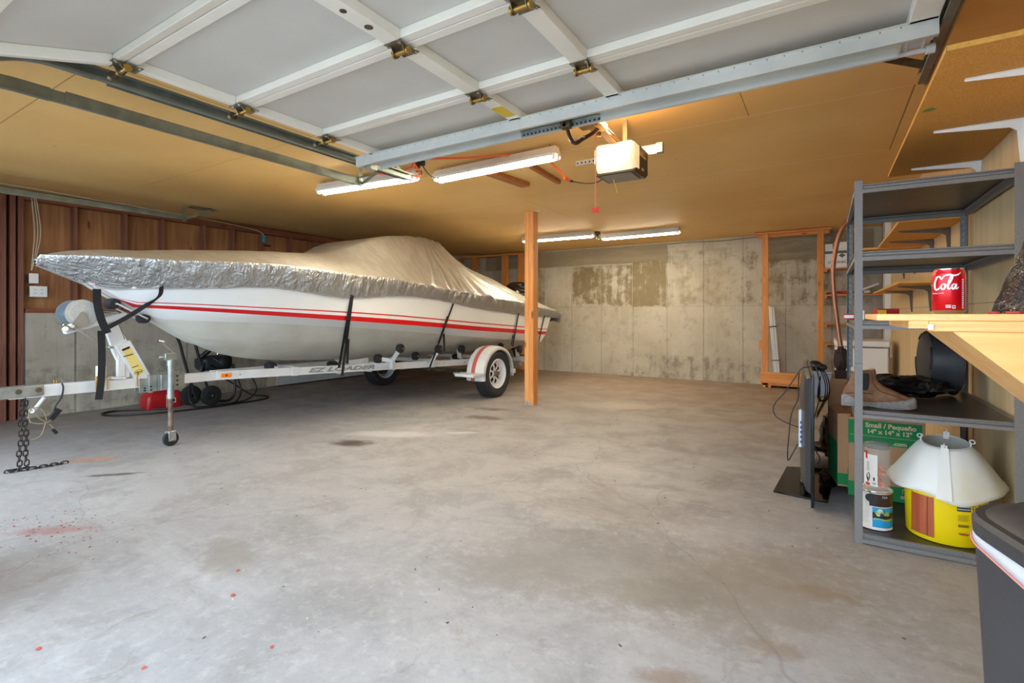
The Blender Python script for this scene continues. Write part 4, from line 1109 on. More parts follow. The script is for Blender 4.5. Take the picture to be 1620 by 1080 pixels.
# coupler at the front end
b = MB(); b.box(TX - .05, TX + .05, .98, 1.34, .545, .628); cp = obj('coupler', b, 'galv', tr, .008)
b = MB(); b.lathe((TX, .99, .54), [(.055, 0), (.06, .05), (.045, .085), (.01, .1)]); obj('ball_socket', b, 'galv', cp)
b = MB(); b.prism([(TX, .98, .63), (TX, 1.10, .63), (TX, 1.08, .67), (TX, 1.05, .665), (TX, 1.045, .69), (TX, 1.085, .71), (TX, 1.075, .735), (TX, 1.04, .72), (TX, 1.02, .74), (TX, .99, .74)], (.03, 0, 0)); obj('latch', b, 'galv', cp, .003)
for y in (1.08, 1.20, 1.31):
    b = MB(); b.cyl((TX + .05, y, .59), (TX + .062, y, .59), .014, n=6); b.cyl((TX + .05, y, .59), (TX + .054, y, .59), .019, n=16); obj('bolt', b, 'galv_dark', cp)
# safety chains: two hanging lines of links and a heap on the floor
def link(b, c, d, n_, L=.046, W=.026, r=.0045):
    c, d, n_ = Vector(c), Vector(d).normalized(), Vector(n_); n_ = (n_ - d * n_.dot(d)).normalized()
    pts = []
    for k in range(14):
        a = 2 * math.pi * k / 14; u = math.cos(a) * (W / 2); v_ = math.sin(a) * (W / 2) + (L - W) / 2 * (1 if math.sin(a) > 0 else -1)
        pts.append(c + n_ * u + d * v_)
    b.tube(pts, r, 6, closed=True)
b = MB()
for y0, y1, n0, x in ((1.232, 1.215, 15, TX + .0), (1.240, 1.250, 15, TX + .022)):
    for k in range(n0):
        f = k / (n0 - 1); z = .535 - f * .515
        link(b, (x, y0 + (y1 - y0) * f + .004 * math.sin(k), z), (.02 * math.sin(k), .05, 1), (0, 1, 0) if k % 2 else (1, 0, 0))
for k in range(6): link(b, (TX + .0 + .012 * math.sin(k * 2), 1.19 - k * .014 if k < 3 else 1.22 + k * .006, .010 + .006 * (k % 2)), (.4 * math.sin(k * 1.3), 1, 0), (1, 0, .4) if k % 2 else (0, 0, 1))
for k in range(7): link(b, (TX + .03 + .01 * k * .3, 1.28 + k * .030, .009), (.15, 1, 0), (1, 0, .2) if k % 2 else (.2, 0, 1))
obj('safety_chain', b, 'iron', tr)
# wiring harness
b = MB(); b.tube(spline([at(98, 606, X=TX + .05), at(100, 614, X=TX + .06), at(97, 628, X=TX + .05), at(88, 642, X=TX + .05), at(85, 650, X=TX + .05)]), .006, 6)
wh = obj('wiring_harness', b, 'cable', tr)
b = MB(); a_ = at(86, 655, X=TX + .05); b.beam(a_ + Vector((0, .03, .035)), a_ + Vector((0, -.025, -.035)), .03, .04); obj('plug', b, 'black', wh, .004); b = MB(); c_ = at(86, 682, X=TX + .05); b.beam(c_ + Vector((0, -.012, .02)), c_ + Vector((0, .015, -.02)), .018, .022); obj('plug', b, 'black', wh, .004)
b = MB()
for pts in ([(85, 660), (75, 668), (62, 670), (47, 668)], [(72, 668), (67, 684), (60, 692), (50, 695)], [(74, 668), (60, 660), (50, 648)], [(74, 665), (70, 652), (62, 645), (52, 645)], [(78, 670), (83, 675), (86, 679)], [(48, 668), (45, 655), (50, 645)]):
    b.tube(spline([at(x, y, X=TX + .05) for x, y in pts]), .0035, 5)
obj('loose_wire', b, plain('yellowed_wire', (150, 132, 96), .6), wh)
b = MB(); b.tube([at(70, 628, X=TX + .02), at(53, 650, X=TX + .02)], .013, 8); b.cyl(at(54, 648, X=TX), at(50, 650, X=TX + .05), .017, n=12); obj('jack_pin', b, 'white_metal', tr)
b = MB(); b.tube([at(86, 606, X=TX + .03), at(85, 600, X=TX + .03), at(89, 600, X=TX + .03), at(90, 606, X=TX + .03)], .005, 6); obj('spring_clip', b, 'brass', tr)
# winch post: slanted white mast, its label, the winch head
wp = bar('winch_post', (TX + .02, 1.70, .62), (TX + .02, 1.70, .735), .06, .045)
b = MB()
def xp(pts, x, th, m=None): b.prism([at(px, py, X=x) for px, py in pts], (-th, 0, 0))
xp([(187, 596), (198, 596), (198, 568), (187, 560)], TX + .03, .05); xp([(176, 600), (200, 600), (200, 596), (176, 596)], TX + .05, .09)
xp([(168, 523), (186, 512), (202, 540), (206, 596), (200, 598), (180, 558)], TX + .02, .045)
xp([(183, 547), (206, 538), (241, 598), (214, 600)], TX + .045, .05)
obj('mast', b, 'white_metal', wp, .003)
b = MB(); xp([(192, 552), (205, 547), (230, 588), (216, 596)], TX + .0468, .001); ml = obj('warning_label', b, 'yellow_label', wp, smooth=0)
b = MB()
def lab_text(s_, px, py, size, tilt=-28):
    o = at(px, py, X=TX + .0478); a = R(tilt * 0 + 14); put_text(b, s_, size, plane_fn(o, (0, math.cos(a), math.sin(a)), (0, -math.sin(a), math.cos(a)), Vector((1, 0, 0))), bold=.0006)
xp([(192.5, 552.5), (204.5, 547.5), (206, 550.5), (194, 555.5)], TX + .0474, .0004)
o = None
xp([(209, 581), (219, 577), (219.5, 578), (209.5, 582)], TX + .0474, .0004)
lab_text('WARNING', 203, 562, .015); lab_text('WINCH', 220, 588, .014)
e_ = at(219, 588, X=TX + .048)
b.tube([e_ + Vector((0, .030 * math.cos(t_) , .018 * math.sin(t_) + .008 * math.cos(t_))) for t_ in [2 * math.pi * k / 24 for k in range(24)]], .0012, 4, closed=True)
obj('label_print', b, 'ink', wp, smooth=0)
b = MB(); b.beam(at(101, 524, X=TX), at(199, 498, X=TX), .07, .048); wh_ = obj('winch_arm', b, 'white_metal', wp, .006)
# winch drum gear
gc = at(130, 495, X=TX + .05)
b = MB(); R0 = .108; ng = 60
ring = []
for k in range(ng * 2):
    a = math.pi * k / ng; rr = R0 if k % 2 else R0 - .006
    ring.append((gc.x, gc.y + math.cos(a) * rr, gc.z + math.sin(a) * rr))
b.prism(ring, (-.008, 0, 0)); b.lathe(gc + Vector((-.006, 0, 0)), [(.082, 0), (.082, .008), (.074, .009), (.06, .0075), (.02, .008), (.02, .012)], (1, 0, 0), 40)
wn = obj('winch_gear', b, plain('dull_zinc_gear', (204, 204, 198), .5, .1, (184, 182, 172), 60, .5), tr, smooth=.4)
b = MB(); b.lathe(gc + Vector((-.10, -.03, -.003)), [(.10, 0), (.105, .004), (.105, .012), (.06, .014), (.045, .03), (.045, .07), (.08, .085)], (1, 0, 0), 40); obj('winch_drum', b, plain('blue_grey_zinc', (150, 164, 172), .35, .7), wn)
b = MB(); b.prism([gc + Vector((.012, y, z)) for y, z in ((0, .012), (.014, 0), (.035, -.085), (.03, -.10), (-.06, -.125), (-.085, -.115), (-.012, .006))], (.004, 0, 0)); obj('gear_guard', b, plain('grey_guard', (168, 164, 154), .45, .5), wn)
b = MB(); b.beam(at(116, 516, X=TX + .08), at(161, 545, X=TX + .085), .02, .006, (1, 0, 0)); b.beam(at(160, 546, X=TX + .085), at(180, 550, X=TX + .085), .02, .008, (1, 0, 0)); b.cyl(at(173, 549, X=TX + .07), at(173, 549, X=TX + .12), .008, n=10); b.cyl(at(115, 516, X=TX + .06), at(115, 516, X=TX + .10), .014, n=12); obj('crank_handle', b, 'galv', wn, .002)
b = MB(); b.beam(at(99, 512, X=TX + .06), at(118, 521, X=TX + .06), .04, .03); b.cyl(at(104, 520, X=TX + .03), at(104, 520, X=TX + .09), .02, n=14); b.cyl(at(112, 514, X=TX + .05), at(112, 514, X=TX + .095), .014, n=12); obj('ratchet', b, 'chrome', wn, .004)
# bow rollers on a yoke
y1_, y2_ = at(184, 480, X=TX + .09), at(232, 504, X=TX + .09)
for xo_ in (.10, -.10):
    b = MB(); o_ = Vector((xo_ - .09, 0, 0)); b.beam(y1_ + o_, y2_ + o_, .008, .038, (1, 0, 0)); obj('bow_yoke', b, 'white_metal', tr, .004)
roller(TX, y1_.y, y1_.z, .045, .16); roller(TX + .02, y2_.y, y2_.z, .040, .14)
b = MB(); b.tube([at(163, 492, X=TX + .02), at(185, 494, X=TX + .02), at(199, 500, X=TX + .03)], .006, 6); b.tube([at(166, 489, X=TX - .02), at(186, 491, X=TX - .02)], .005, 6); b.beam(at(180, 500, X=TX), at(200, 496, X=TX), .05, .015); obj('winch_hook', b, 'chrome', tr)
b = MB(); b.tube(spline([at(189, 516, X=TX + .06), at(194, 528, X=TX + .06), at(197, 537, X=TX + .06)]), .003, 5); obj('bow_chain', b, 'galv_dark', tr)
# tongue jack
jk = at(270, 610, X=TX + .13)
b = MB(); jx, jy = TX + .145, at(270, 610, X=TX + .145).y
zj = lambda py: at(270, py, X=jx).z
b.cyl((jx, jy, .13), (jx, jy, zj(625)), .020, n=20); leg = obj('jack_leg', b, 'rusty', tr)
b = MB(); b.cyl((jx, jy, zj(630)), (jx, jy, zj(567)), .027, n=24); b.cyl((jx, jy, zj(578)), (jx, jy, zj(568)), .032, n=24); ja = obj('jack_tube', b, 'galv', tr)
b = MB(); b.box(jx - .03, jx + .03, jy - .055, jy + .045, zj(569), zj(558)); b.cyl((jx, jy - .05, zj(564)), (jx, jy - .09, zj(564) + .0), .012, n=10); b.cyl((jx, jy + .05, zj(563)), (jx + .02, jy - .0, zj(560)), .012, n=10); obj('jack_head', b, 'galv', ja, .006)
b = MB(); b.tube([(jx + .01, jy + .03, zj(563)), (jx + .02, jy - .02, zj(552)), at(255, 541, X=jx + .02)], .007, 8); b.tube([at(259, 541, X=jx + .02), at(250, 539.5, X=jx + .02)], .014, 12); obj('jack_crank', b, 'chrome', ja)
b = MB(); b.box(TX + .038, TX + .045, jy - .20, jy + .16, .48, .63); b.box(TX + .045, TX + .12, jy - .065, jy + .02, .49, .63); b.box(TX + .045, TX + .07, jy + .055, jy + .10, .475, .635); b.box(TX + .045, TX + .08, jy - .14, jy - .11, .475, .63)
b.box(TX - .045, TX - .038, jy - .20, jy + .16, .48, .63); br = obj('jack_bracket', b, 'galv', tr, .003)
b = MB()
for dy, z in ((.085, .60), (.085, .56), (.085, .52), (-.125, .50), (-.125, .53), (-.17, .50), (-.17, .52)): b.cyl((TX + .07, jy + dy, z), (TX + .0805, jy + dy, z), .008, n=10)
obj('punched_hole', b, 'black', br)
for y in (1.66, 1.735, jy - .215):
    b = MB(); b.cyl((TX + .045, y, .54), (TX + .045, y, .65), .005, n=8); b.cyl((TX + .045, y, .64), (TX + .045, y, .655), .012, n=6); obj('bolt', b, 'brass', tr)
wz = .062
b = MB(); b.lathe((jx - .022, jy, wz), [(.03, -.0), (.058, .002), (.062, .010), (.062, .034), (.058, .042), (.03, .044)], (1, 0, 0), 30); jw = obj('jack_wheel', b, 'black_rubber', leg)
b = MB(); b.box(jx - .033, jx + .033, jy - .032, jy + .032, .115, .135); b.box(jx - .035, jx - .029, jy - .03, jy + .03, .045, .13); b.box(jx + .029, jx + .035, jy - .03, jy + .03, .045, .13); b.cyl((jx - .042, jy, wz), (jx + .042, jy, wz), .008, n=8); obj('wheel_fork', b, 'galv', leg, .003)

# ------------------------------------------------------------------ grey storage rack
RX0, RX1, RY0, RY1 = .128, .75, 3.08, 4.14
rk = thing('storage_rack', 'tall dark grey steel storage rack with five shelves on the right', 'shelving unit', ((RX0 + RX1) / 2, (RY0 + RY1) / 2, 0))
def post_(x, y, sx, sy):
    b = MB(); t = .0016; w1, w2 = .034, .030
    b.prism([(x, y, 0), (x + sx * w1, y, 0), (x + sx * w1, y + sy * t, 0), (x + sx * t, y + sy * t, 0), (x + sx * t, y + sy * w2, 0), (x, y + sy * w2, 0)], (0, 0, 1.83))
    p = obj('upright', b, 'grey_metal', rk, .0006)
    b = MB()
    for k in range(46):
        z = .05 + k * .038
        yy = y + sy * (t + .0006); b.beam((x + sx * .022, yy, z), (x + sx * .014, yy, z + .018), .006, .0008, (0, 1, 0))
        xx = x + sx * (t + .0006); b.beam((xx, y + sy * .020, z), (xx, y + sy * .013, z + .018), .0008, .006, (0, 1, 0))
    obj('keyhole_slots', b, plain('slot_shade', (150, 152, 156), .5, .4), p, smooth=0)
    if sy > 0:
        b = MB(); b.box(x - .0002, x + sx * w1, y - .0004, y, .905, .907); obj('splice_line', b, 'black', p)
post_(RX0, RY0, 1, 1); post_(RX1, RY0, -1, 1); post_(RX0, RY1, 1, -1); post_(RX1, RY1, -1, -1)
for zt, zb_ in ((1.808, 1.765), (1.470, 1.424), (1.123, 1.081), (.672, .634), (.050, .004)):
    b = MB(); b.box(RX0 + .004, RX1 - .004, RY0 + .004, RY1 - .004, zt - .006, zt - .001); sh = obj('shelf_panel', b, 'grey_sheet', rk)
    b = MB()
    def lip(p, q, inn):
        p, q, inn = Vector(p), Vector(q), Vector(inn); H = zt - zb_
        prof = [(0, 0), (-.002, -H * .03), (-.002, -H * .12), (.009, -H * .20), (.010, -H * .46), (-.002, -H * .58), (-.002, -H), (.016, -H), (.016, -H + .002), (.004, -H + .002), (.006, -H * .5), (.02, -H * .25), (.02, -.001)]
        b.loft([[e + inn * (-a * -1) + Vector((0, 0, c)) for a, c in prof] for e in (p, q)], True, True, True)
    lip((RX0 + .03, RY0, zt), (RX1 - .03, RY0, zt), (0, 1, 0)); lip((RX0 + .03, RY1, zt), (RX1 - .03, RY1, zt), (0, -1, 0))
    lip((RX0, RY0 + .02, zt), (RX0, RY1 - .02, zt), (1, 0, 0)); lip((RX1, RY0 + .02, zt), (RX1, RY1 - .02, zt), (-1, 0, 0))
    obj('shelf_beam', b, 'grey_metal', sh, smooth=.3)

# ------------------------------------------------------------------ particleboard wall shelves with brackets
def bracket(par, x0, y, z, L=.30, H=.20, m='white_bracket', xw=.77):
    b = MB()
    b.prism([(xw - L, y - .002, z - .004), (xw - L, y - .002, z - .010), (xw - .05, y - .002, z - .034), (xw - .026, y - .002, z - .052), (xw - .016, y - .002, z - H + .03), (xw - .012, y - .002, z - H), (xw, y - .002, z - H), (xw, y - .002, z)], (0, .004, 0))
    b.prism([(xw - L, y - .009, z - .0005), (xw, y - .014, z - .0005), (xw, y + .014, z - .0005), (xw - L, y + .009, z - .0005)], (0, 0, -.003))
    b.box(xw - .004, xw - .0005, y - .014, y + .014, z - H, z)
    return obj('shelf_bracket', b, m, par, .001)
def wall_shelf(label, x0, y0, y1, z, th, ys_, m='white_bracket', xw=.768):
    t = thing('wall_shelf', label, 'shelf', (x0, y0, z), 'particleboard wall shelves on brackets')
    b = MB(); b.box(x0, xw, y0, y1, z, z + th); obj('board', b, 'chip', t)
    b = MB(); b.box(x0 - .0015, x0, y0 - .0015, y1, z, z + th); b.box(x0 - .0015, xw, y0 - .0015, y0, z, z + th); obj('board_edge', b, 'chip_edge', t)
    for y in ys_: bracket(t, x0, y, z, min(.32, xw - x0 - .04), .22, m, xw + .001)
    return t
sh1 = wall_shelf('big particleboard shelf on white brackets high at the upper right', .35, 2.22, 4.07, 2.045, .018, (2.52, 3.16, 3.90))
b = MB(); b.prism([(.372, 2.80, 2.0445), (.392, 2.79, 2.0445), (.412, 2.815, 2.0445), (.392, 2.84, 2.0445), (.36, 2.835, 2.0445)], (0, 0, .0006)); obj('green_mark', b, plain('green_paint_mark', (122, 146, 64), .6), sh1)
wall_shelf('particleboard shelf behind the rack below its top shelf, nearer board', .43, 4.30, 5.9, 1.78, .018, (4.75, 5.4), 'dark_bracket')
wall_shelf('particleboard shelf behind the rack below its top shelf, farther board', .31, 5.95, 7.6, 1.78, .018, (6.4, 7.2), 'dark_bracket')
wall_shelf('lower particleboard shelf behind the rack at soda can height', .50, 5.0, 7.5, 1.40, .018, (5.5, 6.6), 'dark_bracket')

# ------------------------------------------------------------------ lumber rack on the back wall
lr = thing('lumber_rack', 'orange lumber framed shelf rack standing against the concrete back wall', 'wooden rack', (-.2, 8.95, 0))
def lum(name, x0, x1, y0, y1, z0, z1, m='stud'):
    b = MB(); b.box(x0, x1, y0, y1, z0, z1); return obj(name, b, m, lr, .003)
lum('rack_post', -.845, -.76, 8.86, 8.90, 0, 2.44); lum('rack_post', -.10, -.055, 8.86, 8.95, 0, 2.44); lum('rack_post', -.055, -.015, 8.86, 8.90, 0, 2.44)
lum('rack_post', .70, .76, 8.86, 8.95, 0, 2.44)
lum('top_plate', -.95, .08, 8.84, 8.96, 2.42, 2.452, 'stud_x'); lum('top_rail', -.92, .06, 8.90, 8.94, 2.37, 2.42, 'stud_x')
lum('front_board', -.87, -.10, 8.835, 8.86, .07, .245, 'stud_x'); lum('bottom_shelf', -.86, .0, 8.86, 9.18, .035, .07, 'stud_x'); lum('foot_block', -.80, -.72, 8.86, 9.1, 0, .035)
lum('side_block', -.885, -.845, 8.86, 9.0, .58, .74)
for z in (1.85, 1.45, 1.02, .72): lum('rack_shelf', -.015, .70, 8.87, 9.18, z - .02, z, 'stud_x'); lum('shelf_cleat', -.015, .03, 8.87, 9.18, z - .06, z - .02)
# framing behind the boat at the back left
for i, (px0, px1, pyt) in enumerate(((722, 728, 398), (748, 755, 400), (795, 803, 393), (821, 829, 398))):
    x = at(px0, 420, Y=9.0).x; x2 = at(px1, 420, Y=9.0).x
    b = MB(); b.box(x, x2, 8.96, 9.05, 0, 2.40); tag(obj('shelf_stud', b, 'stud', None, .003), ('leftmost of the upright orange studs behind the boat cover', 'second from the left of the orange studs behind the boat cover', 'orange stud behind the outboard motor, third from the left', 'rightmost orange stud behind the boat, just left of the fir post')[i], 'stud')
b = MB(); b.box(at(722, 400, Y=9).x, at(829, 400, Y=9).x, 8.96, 9.05, 2.40, 2.44); tag(obj('top_plate_board', b, 'stud_x', None, .003), 'horizontal orange plate on top of the studs behind the boat', 'board')
# white boxes on the top rack shelf
def pbox(name, label, cat, x0, x1, y0, y1, z0, z1, m, rot=0, group=None, bev=.002):
    t = thing(name, label, cat, ((x0 + x1) / 2, (y0 + y1) / 2, z0), group); t.rotation_euler = (0, 0, rot)
    b = MB(); c = Vector(t.location); b.box(x0, x1, y0, y1, z0, z1); obj('box_body', b, m, t, bev); return t
t = pbox('carton', 'white printed carton on the top shelf of the lumber rack', 'box', .0, .32, 8.90, 9.12, 1.852, 2.12, 'white')
b = MB(); b.box(.002, .318, 8.897, 8.899, 2.06, 2.10); put_text(b, 'ORGANIC', .052, plane_fn((.155, 8.8985, 1.93), (1, 0, 0), (0, 0, 1)), bold=.001)
b.prism([(.17, 8.8985, 2.03), (.215, 8.8985, 2.06), (.26, 8.8985, 2.03), (.215, 8.8985, 1.995)], (0, -.0006, 0)); obj('printing', b, plain('grey_print', (96, 96, 98), .6), t, smooth=0)
pbox('small_carton', 'small white carton stacked on the printed carton, left one', 'box', .0, .10, 8.92, 9.10, 2.122, 2.21, 'white')
pbox('small_carton', 'wider white carton stacked on the printed carton, right one', 'box', .115, .31, 8.92, 9.10, 2.122, 2.23, 'white')
b = MB(); random.seed(4)
for k in range(5): b.tube(spline([(.02 + k * .06, 8.93, 1.465 + .012 * (k % 3)), (.12 + k * .07, 8.98, 1.475 + .02 * (k % 2)), (.28 + k * .05, 8.93, 1.468 + .01 * (k % 3))]), .012, 6)
tag(obj('cable_coil', b, 'red'), 'heap of red coiled cable on the second shelf of the lumber rack', 'cable')
b = MB(); b.beam((.42, 8.93, 1.50), (.66, 9.0, 1.60), .05, .025); b.beam((.40, 8.95, 1.47), (.55, 9.0, 1.49), .07, .04); tag(obj('white_bar', b, 'white', None, .004), 'white plastic bar resting on the second shelf of the lumber rack', 'bar')
pt = thing('pipe_bundle', 'bundle of white plastic pipes leaning in the lumber rack', 'pipes', (-.66, 9.0, .07))
for k, (dx, dy) in enumerate(((-.03, 0), (0, .02), (.032, 0), (.0, -.015))):
    b = MB(); b.cyl((-.635 + dx, 8.93 + dy, .075), (-.735 + dx * .9, 9.10 + dy, 1.29 - .01 * k), .017, n=12); obj('pipe', b, 'white', pt)
b = MB()
for f in (.28, .72): b.lathe(Vector((-.635, 8.93, .075)).lerp(Vector((-.735, 9.10, 1.29)), f), [(.055, 0), (.055, .012)], (-.08, .14, 1), 16)
obj('tie', b, 'black', pt)
# chest freezer and tote in the back right corner
fz = thing('chest_freezer', 'white chest freezer in the back right corner behind the rack', 'freezer', (.39, 7.9, 0))
b = MB(); b.box(.115, .66, 7.60, 8.3, .02, .74); obj('cabinet', b, 'white', fz, .02, seg=3)
b = MB(); b.box(.105, .672, 7.585, 8.31, .75, .825); obj('lid', b, 'white', fz, .015, seg=3)
b = MB(); b.box(.672, .70, 7.70, 7.80, .62, .80); obj('hinge_cover', b, 'white', fz, .008)
tt_ = thing('storage_tote', 'grey plastic tote with a dark lid beside the freezer', 'storage box', (-.05, 8.3, 0))
b = MB(); b.loft([[(x_, y_, z_) for x_, y_ in q] for z_, q in ((.005, [(-.14, 8.22), (.06, 8.22), (.06, 8.55), (-.14, 8.55)]), (.33, [(-.17, 8.19), (.08, 8.19), (.08, 8.58), (-.17, 8.58)]))], True, True, True); obj('tote_body', b, plain('grey_tote', (128, 136, 150), .5), tt_, .01)
b = MB(); b.box(-.18, .09, 8.18, 8.59, .33, .355); obj('tote_lid', b, plain('grey_lid', (150, 156, 166), .5), tt_, .008)
b = MB(); b.sphere((-.12, 8.3, .43), .08, 10, (1.2, 1, .9)); b.sphere((-.04, 8.3, .41), .06, 8, (1.2, 1, .8)); tag(obj('black_bag', b, 'black'), 'small black bag lying on the grey tote', 'bag')
# curved copper-brown hose in front of the rack
b = MB(); b.tube(spline([at(x, y, Y=4.35) for x, y in ((1340, 352), (1332, 362), (1324, 385), (1318, 425), (1320, 470), (1326, 520), (1331, 560), (1331, 600), (1325, 650), (1318, 690))], 8), .016, 10)
tag(obj('copper_pipe', b, plain('copper_brown', (150, 98, 72), .35, .55)), 'curved brown copper coloured pipe standing behind the rack front post', 'pipe')

# ------------------------------------------------------------------ things on the rack
SH = {5: 1.808, 4: 1.470, 3: 1.123, 2: .672, 1: .050}
# work boot
bt = thing('work_boot', 'worn tan leather work boot with grey sole on the second shelf', 'boot', (.24, 3.22, .672))
secs = []
bx = lambda f: .075 + .315 * f
for f, zt_, w_ in ((0, .052, .026), (.05, .060, .034), (.2, .048, .036), (.38, .038, .030), (.55, .040, .036), (.75, .042, .045), (.9, .055, .043), (.97, .062, .034), (1.0, .055, .018)):
    x = bx(f); z0 = .672 + (.004 if .3 < f < .48 else 0) + (.012 * max(0, f - .85) / .15)
    secs.append([(x, 3.22 - w_, z0 + .010), (x, 3.22 - w_ * .9, z0), (x, 3.22 + w_ * .9, z0), (x, 3.22 + w_, z0 + .010), (x, 3.22 + w_ * 1.02, .672 + zt_ * .8), (x, 3.22 + w_ * .8, .672 + zt_), (x, 3.22 - w_ * .8, .672 + zt_), (x, 3.22 - w_ * 1.02, .672 + zt_ * .8)])
b = MB(); b.loft(secs, True, True, True); so = obj('sole', b, plain('grey_boot_sole', (138, 134, 130), .75, 0, (110, 104, 98), 40, .5), bt)
b = MB(); secs = []
leath = plain('tan_leather', (138, 98, 64), .65, 0, (92, 60, 40), 22, .6, .5, 40); M['leath'] = leath
for z, xa, xb, w_ in ((.70, .085, .375, .034), (.715, .080, .378, .040), (.735, .080, .362, .041), (.755, .086, .318, .038), (.78, .098, .268, .033), (.80, .108, .240, .031), (.82, .115, .228, .030), (.842, .118, .226, .031), (.858, .118, .222, .031)):
    c = (xa + xb) / 2; hx = (xb - xa) / 2
    secs.append([(c + hx * math.copysign(abs(math.cos(a)) ** .75, math.cos(a)), 3.22 + w_ * math.copysign(abs(math.sin(a)) ** .8, math.sin(a)), z + (.012 * math.cos(a) if z > .84 else 0)) for a in [2 * math.pi * k / 28 for k in range(28)]])
b.loft(secs, True, True, True); up_ = obj('upper', b, leath, bt)
b = MB(); b.box(.132, .196, 3.183, 3.257, .752, .850); seam_ = MB(); seam_.tube(spline([(.205, 3.178, .85), (.212, 3.176, .80), (.235, 3.172, .765), (.29, 3.172, .745), (.345, 3.180, .722)]), .0018, 5); seam_.tube(spline([(.09, 3.180, .74), (.15, 3.176, .745), (.21, 3.176, .745)]), .0018, 5); obj('stitched_seam', seam_, plain('dark_seam', (70, 46, 32), .8), bt)
obj('elastic_gusset', b, plain('dark_elastic', (44, 44, 44), .9), bt, .01)
b = MB(); b.box(.200, .218, 3.214, 3.226, .855, .875); obj('pull_tab', b, plain('pale_tab', (190, 170, 148), .8), bt, .003); b = MB(); b.box(.118, .134, 3.214, 3.226, .855, .875); obj('pull_tab', b, plain('pale_tab', (190, 170, 148), .8), bt, .003)
# black bag behind the boot
random.seed(9)
def lumpy(b, c, r3, n=18, amp=.14, fr=3.2, seed=0, flat=None):
    c = Vector(c); k0 = len(b.bm.verts); b.sphere((0, 0, 0), 1.0, n)
    b.bm.verts.ensure_lookup_table()
    for v in b.bm.verts[k0:]:
        d = v.co.copy(); k = 1 + amp * mnoise.noise(d * fr + Vector((seed, 0, 0))) + amp * .4 * mnoise.noise(d * fr * 3 + Vector((0, seed, 0)))
        v.co = Vector((d.x * r3[0] * k, d.y * r3[1] * k, d.z * r3[2] * k)) + c
        if flat is not None and v.co.z < flat: v.co.z = flat
def m_bag():
    t = NT('black_bin_liner'); nn = t.noise(14, 5, .6, dist=1.2); t.set(color=srgb((16, 17, 20)), rough=.18); t.bump(nn, .9, .03); return t.m
M['bag'] = m_bag()
b = MB(); lumpy(b, (.37, 3.72, .735), (.235, .12, .060), 22, .25, 3, 1, .673); b.tube(spline([(.20, 3.62, .79), (.22, 3.61, .815), (.25, 3.62, .80), (.28, 3.61, .79)]), .006, 6)
tag(obj('plastic_bag', b, 'bag'), 'crumpled black plastic bag lying on the second shelf behind the boot', 'bag')
# black tub standing on edge
tub = thing('round_tub', 'black rubber tub standing on its edge on the second shelf', 'tub', (.60, 3.95, .672))
ax = (-.99, -.10, .03); c = Vector((.655, 3.92, .878))
b = MB(); b.lathe(c, [(.195, 0), (.204, .006), (.204, .016), (.196, .022), (.182, .12), (.170, .145), (.15, .15), (.10, .153)], ax, 40); obj('tub_body', b, plain('scuffed_black', (34, 34, 36), .5, 0, (58, 58, 60), 6, .5), tub)
b = MB()
for a0 in (.5, 2.3, 3.9):
    a_ = Vector(ax).normalized(); x_ = a_.orthogonal().normalized(); y_ = a_.cross(x_)
    pts = [c + a_ * .148 + x_ * math.cos(a0 + k * .2) * .16 + y_ * math.sin(a0 + k * .2) * .16 for k in range(5)]; b.tube(pts, .006, 6)
obj('moulded_rib', b, 'black', tub)
# things on the third shelf: small red and white packets
def packet(label, c, s, m, rot, z=1.124, stripe=None):
    t = thing('small_box', label, 'box', (c[0], c[1], z), 'small packets on the third shelf'); t.rotation_euler = (0, 0, rot)
    b = MB(); b.box(c[0] - s[0] / 2, c[0] + s[0] / 2, c[1] - s[1] / 2, c[1] + s[1] / 2, z, z + s[2]); obj('packet', b, m, t, .002)
    b = MB(); b.box(c[0] - s[0] / 2 - .0006, c[0] - s[0] * .1, c[1] - s[1] / 2 - .0006, c[1] - s[1] / 2, z + .008, z + s[2] - .008); b.mat(0); obj('print', b, stripe or 'paper', t)
    return t
packet('red and white carton on the third shelf left of the soda can', (.285, 3.45, 0), (.10, .08, .062), 'red', .25, 1.124, plain('yellow_print', (236, 200, 60), .5))
packet('small white carton with blue print on the third shelf', (.165, 3.30, 0), (.042, .07, .052), 'white', -.2, 1.124, plain('blue_print', (60, 90, 170), .5))
packet('flat red tray of white packets on the third shelf behind the post', (.16, 3.72, 0), (.12, .12, .034), 'red', 0)
b = MB(); b.sphere((.318, 3.50, 1.148), .024, 10); tag(obj('rubber_ball', b, 'black'), 'small black ball beside the red carton on the third shelf', 'ball')
# moving box
mbx = thing('moving_box', 'brown and green cardboard moving box on the bottom shelf', 'box', (.30, 3.88, .052)); mbx.rotation_euler = (0, 0, R(0))
b = MB(); b.box(.122, .49, 3.70, 4.05, .052, .53); obj('carton_body', b, 'cardboard', mbx, .002)
b = MB(); b.box(.122, .475, 3.698, 3.6995, .37, .515); b.box(.1215, .4895, 3.6985, 3.6995, .052, .14); b.box(.1195, .1215, 3.70, 4.04, .10, .20); b.box(.1195, .1215, 3.75, 4.04, .24, .48)
gp = obj('green_printing', b, 'green', mbx, smooth=0)
b = MB()
put_text(b, 'Small / Peque\u00f1o', .0375, plane_fn((.328, 3.6975, .489), (1, 0, 0), (0, 0, 1)), bold=.0012)
put_text(b, '14" x 14" x 12"', .035, plane_fn((.322, 3.6975, .452), (1, 0, 0), (0, 0, 1)), bold=.0012)
b.box(.13, .46, 3.6972, 3.6978, .4235, .4250); b.box(.13, .46, 3.6972, 3.6978, .372, .3733)
put_text(b, '.com', .034, plane_fn((.372, 3.6975, .392), (1, 0, 0), (0, 0, 1)), bold=.0010)
put_text(b, 'storage', .030, plane_fn((.42, 3.6975, .085), (1, 0, 0), (0, 0, 1)), bold=.0008)
